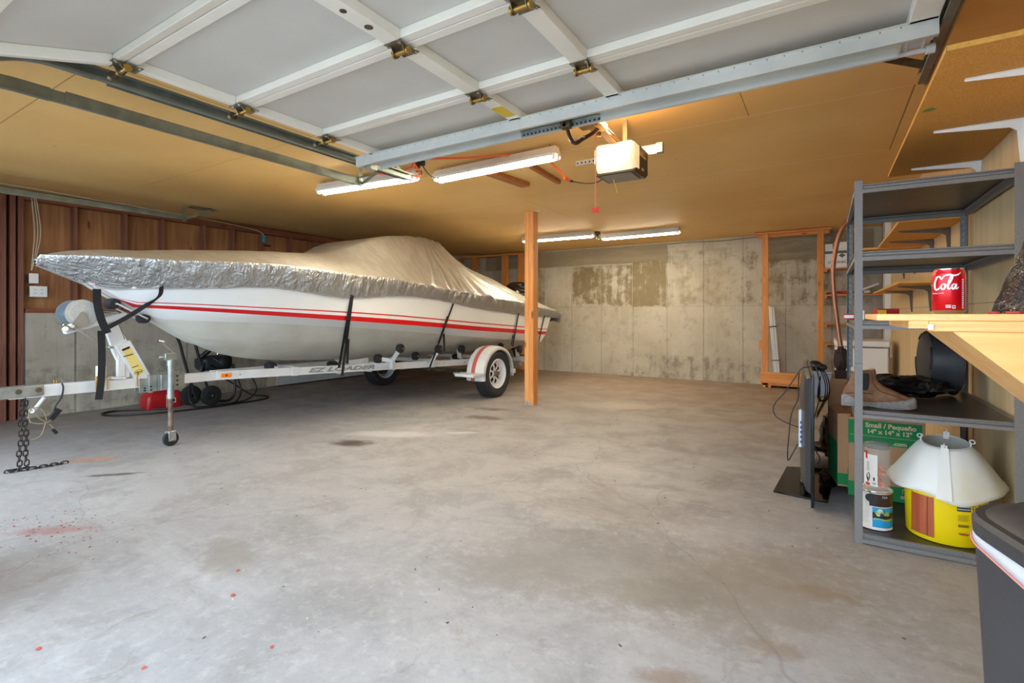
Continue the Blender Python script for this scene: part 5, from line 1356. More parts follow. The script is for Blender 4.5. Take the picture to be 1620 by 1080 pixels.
for x0 in (.385, .42, .455): b.box(x0, x0 + .003, 3.6972, 3.6978, .105, .13)
b.box(.385, .458, 3.6972, 3.6978, .128, .131)
obj('pale_lettering', b, 'tan_print', mbx, smooth=0)
# open flap box left of it on the floor behind the rack post
ob_ = thing('open_carton', 'opened brown cardboard box on the floor behind the moving box', 'box', (.06, 4.42, 0))
b = MB(); X_, Y_ = .02, 4.25
for (x0, x1, y0, y1) in ((X_, X_ + .36, Y_, Y_ + .004), (X_, X_ + .36, Y_ + .30, Y_ + .304), (X_, X_ + .004, Y_, Y_ + .3), (X_ + .356, X_ + .36, Y_, Y_ + .3)): b.box(x0, x1, y0, y1, .004, .56)
b.box(X_, X_ + .36, Y_, Y_ + .3, 0, .004); obj('carton_body', b, 'cardboard', ob_)
b = MB(); b.beam((X_ - .0, Y_ + .15, .56), (X_ - .07, Y_ + .15, .40), .28, .004, (1, 0, 0)); obj('flap', b, 'cardboard', ob_)
b = MB(); b.beam((X_ + .18, Y_, .56), (X_ + .18, Y_ - .03, .70), .34, .004, (0, 1, 0)); obj('flap', b, 'cardboard', ob_)
# green-lidded side strip visible left of the post: added carton stands in for the moving box's side
t2 = thing('moving_box', 'green printed side of the moving box, added as a narrow carton left of the rack front post', 'box', (.05, 3.86, 0)); t2.rotation_euler = (0, 0, R(9))
b = MB(); b.box(.045, .115, 3.72, 4.00, .09, .54); obj('carton_body', b, 'cardboard', t2, .002)
b = MB(); b.box(.044, .1155, 3.7185, 3.7198, .10, .17); b.box(.0435, .0448, 3.72, 3.99, .10, .36); obj('green_printing', b, 'green', t2)
# paint can
pc = thing('paint_can', 'white and blue labelled paint can at the left of the bottom shelf', 'paint can', (.222, 3.235, .052))
cx_, cy_, rr_ = .222, 3.235, .074
b = MB(); b.lathe((cx_, cy_, .052), [(rr_, 0), (rr_ + .002, .003), (rr_, .006), (rr_, .188), (rr_ + .003, .192), (rr_ + .003, .196), (rr_ - .004, .197), (rr_ - .008, .190), (.0, .190)], n=48); can = obj('can_body', b, 'white', pc)
b = MB(); b.lathe((cx_, cy_, .244), [(rr_ + .003, -.003), (rr_ + .0038, 0), (rr_ + .003, .004), (rr_ - .003, .0042)], n=48, cap=False); obj('can_rim', b, 'chrome', pc)
def cyl_patch(b, c, r, a0, a1, z0, z1, n=14, wav=0):
    A = [(c[0] + r * math.cos(a0 + (a1 - a0) * k / n), c[1] + r * math.sin(a0 + (a1 - a0) * k / n)) for k in range(n + 1)]
    b.loft([[(x, y, z0 + wav * math.sin(k * .5)) for k, (x, y) in enumerate(A)], [(x, y, z1 + wav * .5 * math.sin(k * .5 + 1)) for k, (x, y) in enumerate(A)]])
af0 = math.atan2(-cy_, -cx_); af = af0 - .42       # the labels' own turn
b = MB(); cyl_patch(b, (cx_, cy_), rr_ + .0006, af + .28, af + 1.9, .066, .168, 16, .001); obj('blue_label', b, plain('sky_blue_label', (40, 160, 214), .4), can)
b = MB(); cyl_patch(b, (cx_, cy_), rr_ + .0006, af + .1, af + 1.9, .172, .236); cyl_patch(b, (cx_, cy_), rr_ + .0009, af + .28, af + 1.9, .112, .142, 16, .004); obj('brown_label', b, plain('dark_brown_label', (56, 40, 34), .4), can)
b = MB(); cyl_patch(b, (cx_, cy_), rr_ + .0010, af + .35, af + 1.8, .105, .111, 16, .003); obj('lime_band', b, plain('lime_band', (186, 206, 50), .5), can)
b = MB()
for k, (da, z, r_) in enumerate(((.55, .142, .010), (.72, .150, .013), (.90, .146, .010), (1.05, .140, .012), (.62, .133, .009), (.82, .134, .010), (1.2, .136, .009))):
    a = af + da; p = Vector((cx_ + (rr_ + .0012) * math.cos(a), cy_ + (rr_ + .0012) * math.sin(a), z)); b.mat(k % 3); b.lathe(p, [(r_, 0), (r_, .0006)], (math.cos(a), math.sin(a), 0), 12)
obj('printed_leaves', b, [plain('leaf_green_print', (140, 190, 90), .5), plain('pale_print', (200, 220, 180), .5), plain('violet_print', (60, 50, 110), .5)], can)
a = af + .0; b = MB(); p = Vector((cx_ + (rr_ + .001) * math.cos(a + .12), cy_ + (rr_ + .001) * math.sin(a + .12), .212)); b.lathe(p, [(.020, 0), (.020, .001)], (math.cos(a), math.sin(a), 0), 24); obj('round_seal', b, plain('charcoal_seal', (50, 50, 54), .5), can)
b = MB(); put_text(b, 'CLA', .014, cyl_fn((cx_, cy_), rr_ + .0015, af + 1.0, .222), bold=.0003)
for k in range(8): cyl_patch(b, (cx_, cy_), rr_ + .0012, af - .55, af + .05 - .1 * (k % 3), .085 + k * .008, .0862 + k * .008, 6)
obj('fine_print', b, plain('pale_grey_print', (190, 190, 190), .5), can, smooth=0)
af = af0 - .28
# clear jar of foam plugs on top
jr = thing('clear_jar', 'clear plastic jar of orange foam plugs standing on the paint can', 'jar', (.232, 3.235, .249))
jc = (.232, 3.235)
M['clear'] = plain('clear_plastic', (236, 240, 238), .08, alpha=.09, spec=.6)
b = MB(); b.lathe((jc[0], jc[1], .2495), [(.052, 0), (.056, .004), (.056, .207), (.054, .211), (.050, .211), (.053, .20), (.053, .006), (.0, .005)], n=40, cap=False); obj('jar_body', b, 'clear', jr)
b = MB(); b.lathe((jc[0], jc[1], .4615), [(.058, 0), (.060, .004), (.060, .016), (.054, .022), (.030, .028), (.012, .036), (.0, .037)], n=40); obj('jar_lid', b, plain('smoked_clear_lid', (150, 160, 156), .12, alpha=.55, spec=.8), jr)
b = MB(); cyl_patch(b, jc, .0568, af - 1.25, af + .30, .268, .430, 18); jl = obj('jar_label', b, 'paper', jr)
b = MB(); cyl_patch(b, jc, .0572, af - .75, af - .52, .405, .445, 6); cyl_patch(b, jc, .0572, af - .75, af - .3, .27, .282, 8); obj('red_mark', b, plain('red_print', (196, 30, 34), .5), jl)
b = MB()
for k in range(9): cyl_patch(b, jc, .0573, af - .60, af - .38 + .05 * (k % 2), .345 + k * .0055, .3465 + k * .0055, 3)
b.tube([Vector((jc[0] + .0575 * math.cos(af - .45 + .13 * math.sin(t_) ), jc[1] + .0575 * math.sin(af - .45 + .13 * math.sin(t_)), .315 + .020 * math.cos(t_))) for t_ in [k * .45 for k in range(13)]], .0018, 5)
cyl_patch(b, jc, .0574, af - .52, af - .42, .285, .312, 3); cyl_patch(b, jc, .0574, af - .02, af + .10, .297, .315, 3)
for k in range(7): cyl_patch(b, jc, .0574, af - .05 + .035 * k, af - .035 + .035 * k, .277, .290, 1)
obj('label_print', b, 'ink', jl, smooth=0)
b = MB(); random.seed(3)
for k in range(46):
    a = random.uniform(0, 6.28); r_ = random.uniform(0, .038); z = .262 + .010 * (k // 4) * .9 + random.uniform(0, .012); d = Vector((random.uniform(-1, 1), random.uniform(-1, 1), random.uniform(-.6, .8))).normalized() * .011
    c = Vector((jc[0] + r_ * math.cos(a), jc[1] + r_ * math.sin(a), z)); b.mat(k % 2); b.tube([c - d, c - d * .3, c + d * .9, c + d], [.0075, .0075, .005, .002], 10)
fo = tag(obj('foam_plugs', b, [plain('orange_foam', (240, 104, 26), .7), plain('peach_foam', (230, 140, 90), .7)]), 'orange foam plugs heaped in the bottom of the clear jar', 'foam plugs', kind='stuff')
# yellow bucket
yb = thing('yellow_bucket', 'yellow plastic tub with wood grain label on the bottom shelf', 'bucket', (.51, 3.285, .052))
bc = (.51, 3.285); ab = math.atan2(-bc[1], -bc[0])
b = MB(); b.lathe((bc[0], bc[1], .052), [(.150, 0), (.155, .006), (.160, .22), (.168, .224), (.164, .236), (.160, .238), (.156, .232), (.0, .232)], n=56); bk = obj('bucket_body', b, plain('bright_yellow', (248, 218, 10), .35), yb)
b = MB(); cyl_patch(b, bc, .1602, ab - .92, ab - .25, .075, .268, 14); w1 = obj('wood_picture', b, wood('printed_red_wood', (196, 104, 62), (166, 78, 44), 'z', .5, False), bk)
b = MB(); cyl_patch(b, bc, .1606, ab - .42, ab - .405, .078, .268, 2); cyl_patch(b, bc, .1606, ab + .28, ab + .62, .225, .27, 6)
for k in range(9): cyl_patch(b, bc, .1606, ab + .31 + .03 * k, ab + .325 + .03 * k, .150, .163, 1)
for k in range(6): cyl_patch(b, bc, .1606, ab + .30, ab + .58 - .04 * (k % 2), .205 - k * .005, .2062 - k * .005, 5); cyl_patch(b, bc, .1606, ab + .68, ab + .92, .205 - k * .007, .2062 - k * .007, 5)
p0_ = lambda a, z: Vector((bc[0] + .161 * math.cos(a), bc[1] + .161 * math.sin(a), z))
b.tube([p0_(ab + .80 + .13 * math.cos(t_), .243 + .020 * math.sin(t_)) for t_ in [2 * math.pi * k / 20 for k in range(20)]], .0012, 4, closed=True)
b.tube([p0_(ab + .68, .235), p0_(ab + .92, .252)], .001, 4); b.tube([p0_(ab + .72, .256), p0_(ab + .88, .23)], .001, 4)
obj('dark_printing', b, 'ink', bk, smooth=0)
b = MB()
for k in range(3): cyl_patch(b, bc, .1607, ab + .29, ab + .61, .232 + .012 * k, .238 + .012 * k, 6)
obj('pale_printing', b, plain('pale_blue_print', (170, 190, 200), .5), bk)
b = MB(); b.tube([p0_(ab + .32 + .02 * k, .118 + .004 * math.sin(k * 1.7)) for k in range(12)], .0030, 5); b.tube([p0_(ab + .55 + .02 * k, .118 + .003 * k * .5) for k in range(8)], .0016, 5)
put_text(b, 'No. 14', .014, cyl_fn(bc, .161, ab + .75, .090), bold=.0004); obj('brown_printing', b, plain('rust_print', (170, 84, 20), .5), bk)
# pet cone collar sitting over the bucket
cn = thing('cone_collar', 'translucent white plastic pet cone sitting over the yellow bucket', 'cone', (.52, 3.29, .27))
cc = (.515, 3.30)
def m_cone():
    t = NT('milky_plastic'); t.set(color=srgb((238, 236, 222)), rough=.35, trans=.12, sss=.0); 
    n = t.ramp(t.noise(4, 4), .5, .7, 0, .35); t.set(color=t.mix(n, srgb((240, 240, 232)), srgb((232, 218, 160)))); return t.m
b = MB(); secs = []
for k in range(73):
    a = 2 * math.pi * k / 72; sp = k / 72
    row = []
    for f in [i / 14 for i in range(15)]:
        rad = .090 + (.226 - .090) * f ** .94; z = .500 - .21 * f ** 1.12
        wob = 1 + .035 * math.sin(a * 4 + 1) * f + .03 * math.sin(a * 7) * f
        scal = 1 + (.02 * math.cos(a * 2) if f > .9 else 0)
        row.append((cc[0] + rad * wob * scal * math.cos(a), cc[1] + rad * wob * scal * math.sin(a), z - .012 * f * math.sin(a * 4 + 1)))
    secs.append(row)
b.loft(secs)
tv_ = Vector((cc[0], cc[1], 0)).normalized(); axs = Vector((0, 0, 1)).cross(tv_)
ROTC = Matrix.Rotation(-R(11), 3, axs); PIV = Vector((cc[0], cc[1], .38)); LIFT = Vector((0, 0, .022))
def tilt(b):
    for v in b.bm.verts: v.co = ROTC @ (v.co - PIV) + PIV + LIFT
tilt(b)
# slim wall thickness
c2 = obj('cone_sheet', b, m_cone(), cn, smooth=2)
sm_ = c2.modifiers.new('thickness', 'SOLIDIFY'); sm_.thickness = .0016
b = MB()
for a in (ab - .05, ab + 1.5, ab + 3.1, ab - 1.55):
    p = Vector((cc[0] + .093 * math.cos(a), cc[1] + .093 * math.sin(a), .498)); tn = Vector((-math.sin(a), math.cos(a), 0)); rd = Vector((math.cos(a), math.sin(a), 0))
    b.hexa([p - tn * .012 - Vector((0, 0, .02)), p + tn * .012 - Vector((0, 0, .02)), p + tn * .012 - Vector((0, 0, .02)) + rd * .004, p - tn * .012 - Vector((0, 0, .02)) + rd * .004] + [p - tn * .012 + Vector((0, 0, .018)), p + tn * .012 + Vector((0, 0, .018)), p + tn * .012 + Vector((0, 0, .018)) + rd * .004, p - tn * .012 + Vector((0, 0, .018)) + rd * .004])
    b.tube([p + Vector((0, 0, .018)) + rd * (.006 + .010 * math.cos(t_)) + Vector((0, 0, .010 * math.sin(t_))) for t_ in [2 * math.pi * k / 12 for k in range(12)]], .0025, 6, closed=True)
tilt(b); obj('loop_tab', b, 'white', cn)
b = MB(); a = ab - .02; tn = Vector((-math.sin(a), math.cos(a), 0)); rd = Vector((math.cos(a), math.sin(a), 0))
p = Vector((cc[0], cc[1], 0)); q0_ = p + rd * .097 + Vector((0, 0, .503)); q1_ = p + rd * .232 + Vector((0, 0, .300)); b.hexa([q0_ - tn * .014, q0_ + tn * .014, q1_ + tn * .030, q1_ - tn * .030, q0_ - tn * .014 + rd * .003, q0_ + tn * .014 + rd * .003, q1_ + tn * .030 + rd * .003, q1_ - tn * .030 + rd * .003]); tilt(b); obj('overlap_seam', b, c2.data.materials[0], cn)

# ------------------------------------------------------------------ fold-down bench at the right with can and cone
bn = thing('wall_bench', 'small pine bench top on a triangular wooden bracket at the right', 'bench', (.45, 1.33, 1.13))
b = MB(); b.prism([(.083, 1.17, 1.143), (.083, 1.50, 1.143), (.768, 1.50, 1.143), (.768, 1.17, 1.143)], (0, 0, .0125)); obj('bench_top', b, 'bench', bn, .002)
b = MB(); b.box(.160, .768, 1.172, 1.192, 1.124, 1.143); obj('front_cleat', b, 'bench', bn, .002)
b = MB(); b.box(.131, .16, 1.172, 1.50, 1.129, 1.143); obj('end_cleat', b, 'bench', bn, .001)
b = MB(); b.prism([(.195, 1.176, 1.124), (.768, 1.176, 1.124), (.768, 1.176, .585)], (0, .018, 0)); obj('gusset', b, wood('douglas_plywood', (238, 186, 112), (216, 146, 70), 'x', .5, False, .55), bn)
b = MB(); b.prism([(.193, 1.1765, 1.124), (.768, 1.1765, .583), (.768, 1.1765, .63), (.243, 1.1765, 1.124)], (0, .32, 0)); obj('diagonal_brace', b, 'bench', bn, .001)
b = MB(); b.box(.158, .166, 1.166, 1.171, 1.127, 1.137); obj('screw_tab', b, 'white', bn, .001)
BT = 1.1555
cn_ = thing('soda_can', 'small red soda can with white script lettering on the bench', 'can', (.228, 1.427, BT))
sc_ = (.228, 1.427)
b = MB(); b.lathe((sc_[0], sc_[1], BT), [(.019, .002), (.022, 0), (.024, .001), (.0285, .008), (.0285, .085), (.0275, .089), (.0245, .0955), (.0250, .0975), (.0235, .0985), (.0225, .095), (.0, .095)], n=56, mats=[1, 1, 1, 0, 0, 0, 1, 1, 1, 1]); cb_ = obj('can_body', b, [plain('soda_red', (206, 16, 26), .25, .35), 'chrome'], cn_)
b = MB(); b.lathe((sc_[0] - .004, sc_[1] - .004, BT + .0955), [(.007, 0), (.007, .001), (.004, .0012)], n=16); obj('pull_tab', b, 'chrome', cn_)
# flowing script drawn as strokes on the can
ac = math.atan2(-sc_[1], -sc_[0])
def stroke(b, pts, w_, x_off=0.0, z_off=0.0, s=1.0, rr=.02862):
    P = spline([(p[0], p[1], 0) for p in pts], 6); n = len(P); A, B2 = [], []
    for i, p in enumerate(P):
        d = (P[min(i + 1, n - 1)] - P[max(i - 1, 0)]); d.normalize()
        f = i / (n - 1); ww = w_ * (.45 + .75 * math.sin(math.pi * f)) * .5
        nx, ny = -d.y * ww, d.x * ww
        for arr, sg in ((A, 1), (B2, -1)):
            u = (p.x + sg * nx) * s + x_off; v_ = (p.y + sg * ny) * s + z_off; a = ac + u / rr
            arr.append((sc_[0] + rr * math.cos(a), sc_[1] + rr * math.sin(a), BT + v_))
    b.loft([A, B2])
b = MB(); U = .001
# 'C' with its long tail, then 'o', 'l', 'a' (millimetres across the can, left to right)
def S(pts, w_=1.6): stroke(b, [((x * 1.30 - 19.0) * U, (z * 1.28 + 57) * U) for x, z in pts], w_ * 1.3 * U)
S([(5.5, 13), (3, 18), (-1.5, 17), (-5, 9), (-5.5, 1), (-3, -3.2), (1, -2.5), (4.5, 2)], 3.0)
S([(5.5, 13), (9, 19), (15, 21), (22, 19.5), (27, 21), (31, 24)], 2.2)
S([(8.5, 6), (6, 4.5), (5, .5), (6.5, -2.8), (9, -2.4), (10.5, 1.5), (10, 5), (8.5, 6), (10, 4), (13, 5)], 2.2)
S([(12.5, 1), (17, 9), (19.5, 16), (18, 18), (16, 13), (14, 4), (14.2, -2), (16, -2.6), (18.5, 1)], 2.2)
S([(23, 5.5), (20.5, 5), (18.8, 1), (20, -2.8), (22, -1.5), (24.5, 5), (23.8, -1), (25.2, -2.8), (28, .5)], 2.2)
S([(-20, 4), (-17, 5), (-14, 4)], 2.0)
for (x0, sz, tx) in ((-3.5, .0034, 'ORIGINAL TASTE'),):
    put_text(b, tx, sz, lambda v: Vector((sc_[0] + .02863 * math.cos(ac + (v.x - .021) / .0286), sc_[1] + .02863 * math.sin(ac + (v.x - .021) / .0286), BT + .0445 + v.y)), bold=.00015)
b2_ = lambda x, z, wx, wz: cyl_patch(b, sc_, .02863, ac + (x * U) / .0286, ac + ((x + wx) * U) / .0286, BT + z * U, BT + (z + wz) * U, 4)
for k in range(3): b2_(-5, 13.5 + k * 2.4, 9, 1.2)
for k in range(16): b2_(24, 12 + k * 4, 5, 2.2)
cyl_patch(b, sc_, .02863, ac + .0060 / .0286, ac + .0115 / .0286, BT + .012, BT + .0185, 4)
obj('script_lettering', b, 'white', cb_, smooth=0)
b = MB(); cyl_patch(b, sc_, .02868, ac + .0068 / .0286, ac + .0107 / .0286, BT + .0130, BT + .0142, 3); cyl_patch(b, sc_, .02868, ac + .0068 / .0286, ac + .0107 / .0286, BT + .0150, BT + .0172, 3); obj('small_print', b, 'ink', cb_)
# cone wrapped in black plastic
wc = thing('wrapped_cone', 'tall cone wrapped in shiny black plastic on the bench', 'cone', (.385, 1.34, BT))
b = MB(); secs = []
for i in range(26):
    f = i / 25; z = BT + .001 + .185 * f; r_ = .108 * (1 - f) + .050 * f
    if i == 25: r_ *= .7
    secs.append([(.388 + (r_ * (1 + .05 * nse(math.cos(a) * 2, math.sin(a) * 2, f * 5) + .025 * nse(a * 3, f * 12, 2))) * math.cos(a), 1.335 + r_ * (1 + .05 * nse(math.cos(a) * 2 + 5, math.sin(a) * 2, f * 5)) * math.sin(a), z) for a in [2 * math.pi * k / 48 for k in range(48)]])
b.loft(secs, True, True, True); obj('plastic_wrap', b, 'bag', wc)
b = MB()
for a in (3.3, 3.75): b.box(-.012, .012, -.006, .006, 0, .005, Matrix.Rotation(a + 1.57, 3, 'Z'), (.388 + .112 * math.cos(a), 1.335 + .112 * math.sin(a), BT))
obj('red_edge', b, plain('faded_red_plastic', (180, 60, 50), .5), wc, .002)

# ------------------------------------------------------------------ trash can
tc_ = thing('trash_can', 'dark grey kitchen trash can with domed lid and white liner', 'trash can', (.44, 1.22, 0))
def rrect(cx, cy, hx, hy, r, z, n=8):
    out = []
    for qx, qy, a0 in ((1, 1, 0), (-1, 1, 90), (-1, -1, 180), (1, -1, 270)):
        for k in range(n + 1):
            a = R(a0 + 90 * k / n); out.append((cx + qx * (hx - r) + r * math.cos(a), cy + qy * (hy - r) + r * math.sin(a), z))
    return out
TCX, TCY = .462, 1.300; tc_.location = (TCX, TCY, 0); tc_.rotation_euler = (0, 0, R(16.6))
dg = plain('dark_grey_plastic', (62, 62, 66), .42, 0, (54, 54, 58), 5, .5); dg2 = plain('charcoal_lid', (58, 57, 58), .5, 0, (50, 49, 50), 30, .5, .1, 300)
b = MB(); b.loft([rrect(TCX, TCY, .115, .195, .06, 0), rrect(TCX, TCY, .122, .202, .06, .02), rrect(TCX, TCY, .150, .238, .085, .700)], True, True, True); obj('bin_body', b, dg, tc_, smooth=.6)
b = MB()
r1 = rrect(TCX, TCY, .153, .241, .088, .703); r2 = rrect(TCX, TCY, .1528, .2408, .088, .60)
r2 = [(x, y, .680 - .012 * nse(x * 9, y * 6, 3) - .055 * min(1, max(0, (TCY + .20 - y) / .42))) for x, y, z in r2]
b.loft([r1, r2], True); ln = obj('bin_liner', b, plain('white_bin_liner', (214, 214, 220), .35), tc_)
ln.modifiers.new('thickness', 'SOLIDIFY').thickness = .001
b = MB(); b.tube([(x * 1.0 + (x - TCX) * .01, y + (y - TCY) * .01, z + .002) for x, y, z in r2], .0019, 6, closed=True); obj('drawstring', b, plain('orange_red_drawstring', (222, 140, 124), .5), tc_)
b = MB(); zl = .700
b.loft([rrect(TCX, TCY, .152, .242, .09, zl), rrect(TCX, TCY, .164, .254, .135, zl - .002), rrect(TCX, TCY, .166, .256, .137, zl + .026), rrect(TCX, TCY, .160, .250, .132, zl + .036), rrect(TCX, TCY, .146, .236, .122, zl + .037), rrect(TCX, TCY, .138, .226, .115, zl + .046), rrect(TCX, TCY, .10, .18, .09, zl + .066), rrect(TCX, TCY, .04, .08, .035, zl + .074)], True, True, True); ld = obj('lid', b, dg2, tc_, smooth=.5)
b = MB(); b.tube([(x, y, zl + .0575) for x, y, z in rrect(TCX + .01, TCY, .108, .195, .075, 0)], .0035, 6, closed=True); obj('lid_groove', b, 'black', ld)
b = MB(); b.loft([rrect(TCX + .02, TCY + .02, .092, .15, .065, zl + .058), rrect(TCX + .02, TCY + .02, .085, .14, .06, zl + .076), rrect(TCX + .02, TCY + .02, .04, .08, .03, zl + .084)], True, False, True); obj('lid_flap', b, dg2, ld)
b = MB(); b.sphere((TCX - .015, TCY + .045, zl + .080), .028, 10, (1.0, 1.5, .35)); obj('grip_recess', b, 'black_gloss', ld)

# ------------------------------------------------------------------ television on the floor
tv = thing('television', 'large flat television on a glossy black stand, seen edge on', 'television', (-.09, 4.05, 0))
ta_ = Vector((-.058, 3.45, 0)); tb_ = Vector((-.112, 4.66, 0)); td_ = (tb_ - ta_).normalized(); tn_ = Vector((td_.y, -td_.x, 0))   # tn_ points to +X, the screen side
def slab(y0, y1, n0, n1, z0, z1, b, ch=0):
    p = []
    for z in (z0, z1):
        for (u, w_) in ((y0, n0), (y1, n0), (y1, n1), (y0, n1)): p.append(ta_ + td_ * u + tn_ * w_ + Vector((0, 0, z)))
    b.hexa(p)
b = MB(); slab(-.02, 1.21, -.012, .004, .018, .795, b); obj('front_bezel', b, 'black_gloss', tv, .003)
b = MB(); slab(-.01, 1.20, .004, .006, .035, .787, b); obj('screen', b, plain('dark_screen', (20, 26, 34), .08), tv)
b = MB(); b.loft([[ta_ + td_ * u + tn_ * w_ + Vector((0, 0, z)) for u, z in q] for w_, q in ((-.012, [(.01, .085), (1.2, .085), (1.2, .785), (.01, .785)]), (-.035, [(.03, .10), (1.18, .10), (1.18, .77), (.03, .77)]), (-.050, [(.10, .13), (1.10, .13), (1.10, .66), (.10, .66)]), (-.062, [(.16, .15), (1.0, .15), (1.0, .60), (.16, .60)]))], True, True, True); obj('back_housing', b, plain('grey_black_housing', (52, 53, 56), .38), tv, .004)
b = MB(); slab(.149, .158, -.074, -.048, .33, .56, b); slab(.165, .24, -.0635, -.062, .33, .56, b); pl = obj('port_panel', b, plain('pale_port_label', (206, 214, 222), .5), tv)
b = MB()
for k in range(5): slab(.1475, .149, -.066, -.056, .355 + .030 * k, .372 + .030 * k, b); slab(.19, .21, -.0645, -.0634, .355 + .03 * k, .372 + .03 * k, b)
obj('port', b, plain('port_blue', (46, 60, 120), .4), pl)
b = MB(); slab(.50, .66, -.045, -.02, .012, .16, b); slab(.46, .70, -.06, .01, .012, .03, b); slab(.40, .46, -.055, -.01, .08, .14, b); obj('stand_neck', b, 'black_gloss', tv, .006)
b = MB(); b.prism([(-.285, 3.66, 0), (.015, 3.62, 0), (.075, 4.42, 0), (-.245, 4.30, 0)], (0, 0, .012)); obj('stand_base', b, 'black_gloss', tv, .003)
b = MB()
for pts in ([(1297, 578), (1283, 580), (1268, 583), (1256, 600), (1240, 622), (1225, 640), (1225, 655), (1237, 665), (1253, 672), (1264, 676)], [(1264, 590), (1263, 610), (1262, 632), (1252, 655), (1248, 690), (1246, 715), (1247, 728), (1255, 715), (1262, 702)],
            [(1290, 578), (1296, 600), (1297, 625), (1290, 655), (1285, 680), (1290, 710), (1297, 725), (1293, 735)]):
    b.tube(spline([at(x, y, X=-.16 + (.10 if x > 1280 else 0)) if 0 else at(x, y, Y=3.62) for x, y in pts], 6), .0035, 6)
obj('power_cable', b, 'cable', tv)
b = MB()
for k in range(3):
    b.tube(spline([at(1292, 578, Y=4.1), at(1300 + 3 * k, 590, Y=4.12), at(1306 + 3 * k, 610, Y=4.15), at(1304 + 3 * k, 630, Y=4.15), at(1296 + 2 * k, 634, Y=4.15), at(1294 + k, 620, Y=4.12), at(1298, 595, Y=4.1)], 6), .0035, 6)
obj('coiled_cable', b, 'cable', tv)
# black bag on the floor between television and boxes
b = MB(); lumpy(b, at(1318, 690, Y=4.75) + Vector((-.03, 0, 0)), (.06, .10, .17), 16, .3, 3, 5, .002); lumpy(b, at(1305, 707, Y=4.7), (.13, .10, .04), 14, .3, 3, 7, .001)
tag(obj('plastic_bag', b, 'bag'), 'black plastic bag slumped on the floor behind the television', 'bag')
b = MB(); lumpy(b, (.02, 4.02, .055), (.05, .22, .035), 16, .35, 3, 8, .013); tag(obj('plastic_sheet', b, 'bag'), 'crumpled strip of black plastic lying on the television stand', 'plastic')
b = MB(); lumpy(b, (.10, 4.32, .83), (.045, .05, .09), 14, .3, 4, 2); b.box(.06, .14, 4.28, 4.36, .60, .75)
tag(obj('dark_cloth', b, plain('dark_brown_cloth', (52, 34, 28), .9)), 'dark brown cloth hanging on the rack back post', 'cloth')

# ------------------------------------------------------------------ things under and behind the boat
gc_ = thing('gas_can', 'red plastic gas can on the floor behind the jack', 'gas can', (-6.98, 2.96, 0))
b = MB(); secs = []
for z, k in ((0, .95), (.012, 1), (.13, 1), (.165, .96), (.20, .78), (.225, .5)):
    secs.append([(-6.98 + (x) * k, 2.98 + y * k + (.03 * (1 - k)), z) for x, y in [(q[0], q[1]) for q in rrect(0, 0, .12, .20, .05, 0)]])
b.loft(secs, True, True, True); gb_ = obj('can_body', b, 'red', gc_)
b = MB(); b.cyl((-6.98, 2.93, .215), (-6.98, 2.93, .26), .026, .022, 16); b.tube([(-6.98, 3.0, .215), (-6.98, 3.02, .255), (-6.98, 3.10, .255), (-6.98, 3.14, .20)], .012, 8); obj('cap_and_handle', b, 'black', gc_)
b = MB(); b.box(-6.861, -6.8585, 3.03, 3.09, .06, .12); b.box(-6.861, -6.859, 2.985, 2.992, .01, .17); obj('white_sticker', b, 'white', gb_)
b = MB(); b.box(-6.8588, -6.8575, 3.04, 3.08, .07, .11); obj('sticker_print', b, 'ink', gb_)
pw = thing('pressure_washer', 'black pressure washer cart with two wheels behind the trailer tongue', 'pressure washer', (-6.75, 3.5, 0))
wx = -6.72
W1, W2 = at(302, 621, X=-6.85), at(334, 626, X=-6.62)
for c in (W1, W2):
    c = Vector((c.x, c.y, .125)); b = MB(); b.lathe(c - Vector((.022, 0, 0)), [(.06, 0), (.105, .002), (.125, .010), (.125, .034), (.105, .042), (.06, .044), (.055, .03), (.02, .035)], (1, 0, 0), 32); q = obj('cart_wheel', b, 'black_rubber', pw)
    b = MB(); b.cyl(c + Vector((-.03, 0, 0)), c + Vector((.035, 0, 0)), .012, n=10); obj('axle_cap', b, 'chrome', q)
b = MB()
for hh in ([(262, 516), (276, 528), (284, 542), (290, 565), (298, 592), (310, 630)], [(308, 538), (311, 552), (316, 570), (322, 592), (328, 612), (334, 626)]):
    b.tube(spline([at(x, y, X=-6.75) for x, y in hh], 5), .017, 10)
b.tube([at(262, 516, X=-6.75), at(308, 538, X=-6.80)], .016, 10); b.tube(spline([at(310, 630, X=-6.75), at(350, 634, X=-6.7), at(368, 628, X=-6.7), at(372, 600, X=-6.7), at(368, 575, X=-6.7)], 5), .016, 10)
obj('cart_frame', b, 'black', pw)
ec = at(338, 572, X=-6.85)
b = MB(); b.loft([rrect(ec.x, ec.y, .12, .16, .04, ec.z - .10), rrect(ec.x, ec.y, .14, .19, .05, ec.z - .06), rrect(ec.x, ec.y, .14, .19, .05, ec.z + .04), rrect(ec.x, ec.y + .03, .11, .14, .05, ec.z + .085)], True, True, True); obj('engine_cover', b, plain('blue_black_cover', (34, 40, 46), .4), pw, .006)
b = MB(); b.lathe(ec + Vector((.13, .07, 0)), [(.07, 0), (.072, .02), (.05, .035), (.01, .04)], (1, 0, 0), 20); b.cyl(ec + Vector((-.02, -.17, .06)), ec + Vector((.06, -.08, .16)), .03, n=12); b.cyl(ec + Vector((.14, -.14, -.04)), ec + Vector((.14, -.02, -.12)), .035, n=12); b.tube(spline([ec + Vector((.12, -.17, .02)), ec + Vector((.13, -.22, -.1)), ec + Vector((.1, -.16, -.2))]), .014, 8); obj('recoil_starter', b, 'black', pw)
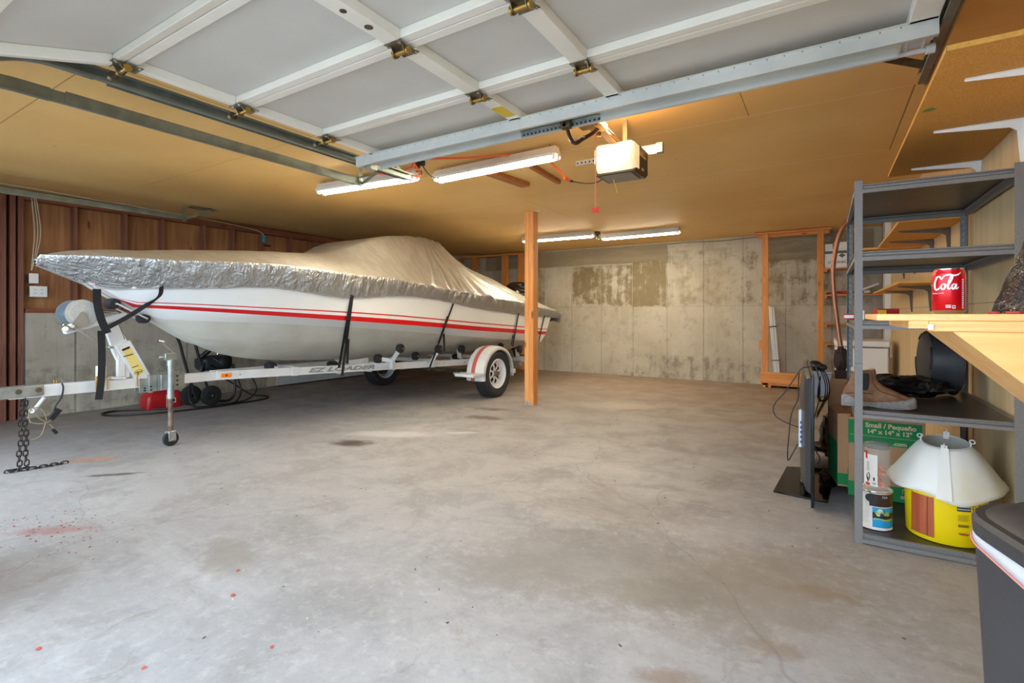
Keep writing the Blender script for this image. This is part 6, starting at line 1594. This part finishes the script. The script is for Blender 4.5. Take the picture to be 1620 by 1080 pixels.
b = MB(); b.tube([ec + Vector((.12, -.02, .10)), ec + Vector((.14, .02, .17))], .007, 8); b.tube([ec + Vector((.14, -.08, .06)), ec + Vector((.15, .02, -.02))], .006, 8); b.cyl(ec + Vector((.142, .10, .03)), ec + Vector((.15, .10, .03)), .012, n=10); obj('lever', b, 'chrome', pw)
b = MB()
b.tube(spline([(-6.75, 2.95, .012), (-6.98, 2.72, .012), (-7.12, 2.55, .012), (-7.05, 2.40, .012), (-6.85, 2.42, .012), (-6.6, 2.70, .012), (-6.45, 3.1, .012), (-6.4, 3.5, .012), (-6.42, 3.95, .012), (-6.62, 4.15, .012), (-6.85, 4.05, .03), (-6.95, 3.85, .20), (-6.95, 3.7, .30)], 8), .011, 8)
b.tube(spline([at(312, 590, X=-6.65), at(300, 610, X=-6.6), at(300, 632, X=-6.5), (-6.45, 3.15, .03), (-6.40, 3.4, .02), (-6.5, 3.65, .03), (-6.58, 3.75, .15), (-6.6, 3.72, .30), (-6.62, 3.68, .42)], 8), .011, 8)
b.tube(spline([(-6.62, 3.9, .35), (-6.55, 3.95, .15), (-6.5, 3.8, .03), (-6.45, 3.5, .02), (-6.5, 3.2, .02), (-6.7, 3.2, .02)], 8), .010, 8)
tag(obj('pressure_hose', b, 'cable'), 'black hose looping over the floor around the pressure washer', 'hose')
b = MB(); b.beam((-7.36, 4.78, .17), (-7.33, 7.4, .17), .018, .30, (.25, 0, 1)); tag(obj('white_board', b, 'white_metal', None, .003), 'long white board leaning at the foot of the left wall, nearer one', 'board')
b = MB(); b.beam((-7.43, 4.66, .17), (-7.42, 7.4, .17), .018, .31, (.2, 0, 1)); tag(obj('white_board', b, plain('cream_board', (214, 198, 168), .6), None, .003), 'cream edged board leaning behind the long white board', 'board')
b = MB(); b.beam((-7.3, 8.2, .22), (-6.2, 8.8, .22), .3, .44); tag(obj('cardboard_box', b, 'cardboard', None, .004), 'brown cardboard box in the shade behind the trailer', 'box')
b = MB(); b.tube([at(417, 388, X=-7.38), at(428, 389, X=-7.38)], .012, 8); b.box(-7.46, -7.36, 4.55, 4.9, 1.955, 1.97); tag(obj('wall_bracket', b, 'black'), 'small black hook bracket on the left wall just above the cover', 'bracket')
b = MB(); c = at(756, 424, Y=8.6); b.cyl(c, Vector((c.x, c.y, 0)), .012, n=8); b.beam(c + Vector((-.05, 0, 0)), c + Vector((.05, 0, .0)), .03, .03); tag(obj('flag_staff', b, 'galv'), 'thin steel staff with black tip standing behind the boat cover', 'pole')
# ------------------------------------------------------------------ litter on the floor
random.seed(12); b = MB()
for k in range(260):
    if k < 150: x, y = random.uniform(-4.6, .3), random.uniform(.9, 5.2)
    else: x, y = -3.5 + random.gauss(0, .22), .98 + random.gauss(0, .10)
    if abs(x) < .5 and y < 1.6: continue
    s = random.uniform(.0016, .0055) * (1.0 if k < 150 else .8); a = random.uniform(0, 3.1); b.mat(random.choice([0, 0, 1, 2, 2] if k < 150 else [3, 0, 3]))
    b.box(-s * random.uniform(.6, 2), s, -s * .5, s * .5, 0.0, s * .5, Matrix.Rotation(a, 3, 'Z'), (x, y, 0.0002))
lt = obj('floor_litter', b, [plain('dry_leaf', (92, 70, 48), .9), plain('pale_straw', (206, 198, 180), .9), plain('dark_grit', (96, 88, 80), .9), plain('red_petal', (168, 60, 48), .8)])
tag(lt, 'tiny dry leaf and grit scraps scattered over the concrete floor', 'litter', kind='stuff')
for (px, py, s, ang, cc_, nm) in ((61, 1027, .012, .6, 0, 'at the lower left of the floor'), (376, 903, .012, .2, 1, 'round one beside the tan floor stain'), (369, 942, .014, 1.0, 0, 'at the lower edge of the tan floor stain'), (430, 1024, .010, .3, 0, 'right of the lower left floor'), (227, 1057, .010, .1, 0, 'near the bottom edge of the photo')):
    p = at(px, py, Z=0.0005); b = MB(); b.prism([(p.x + s * math.cos(a) * (1 if i % 2 else .6), p.y + s * .7 * math.sin(a), 0.0005 + .002 * (i % 3)) for i, a in enumerate([ang + 2 * math.pi * k / 7 for k in range(7)])], (0, 0, .002))
    tag(obj('red_petal', b, plain('petal_red', (186, 84, 74) if cc_ == 0 else (176, 92, 50), .7)), 'small red petal ' + nm, 'petal')
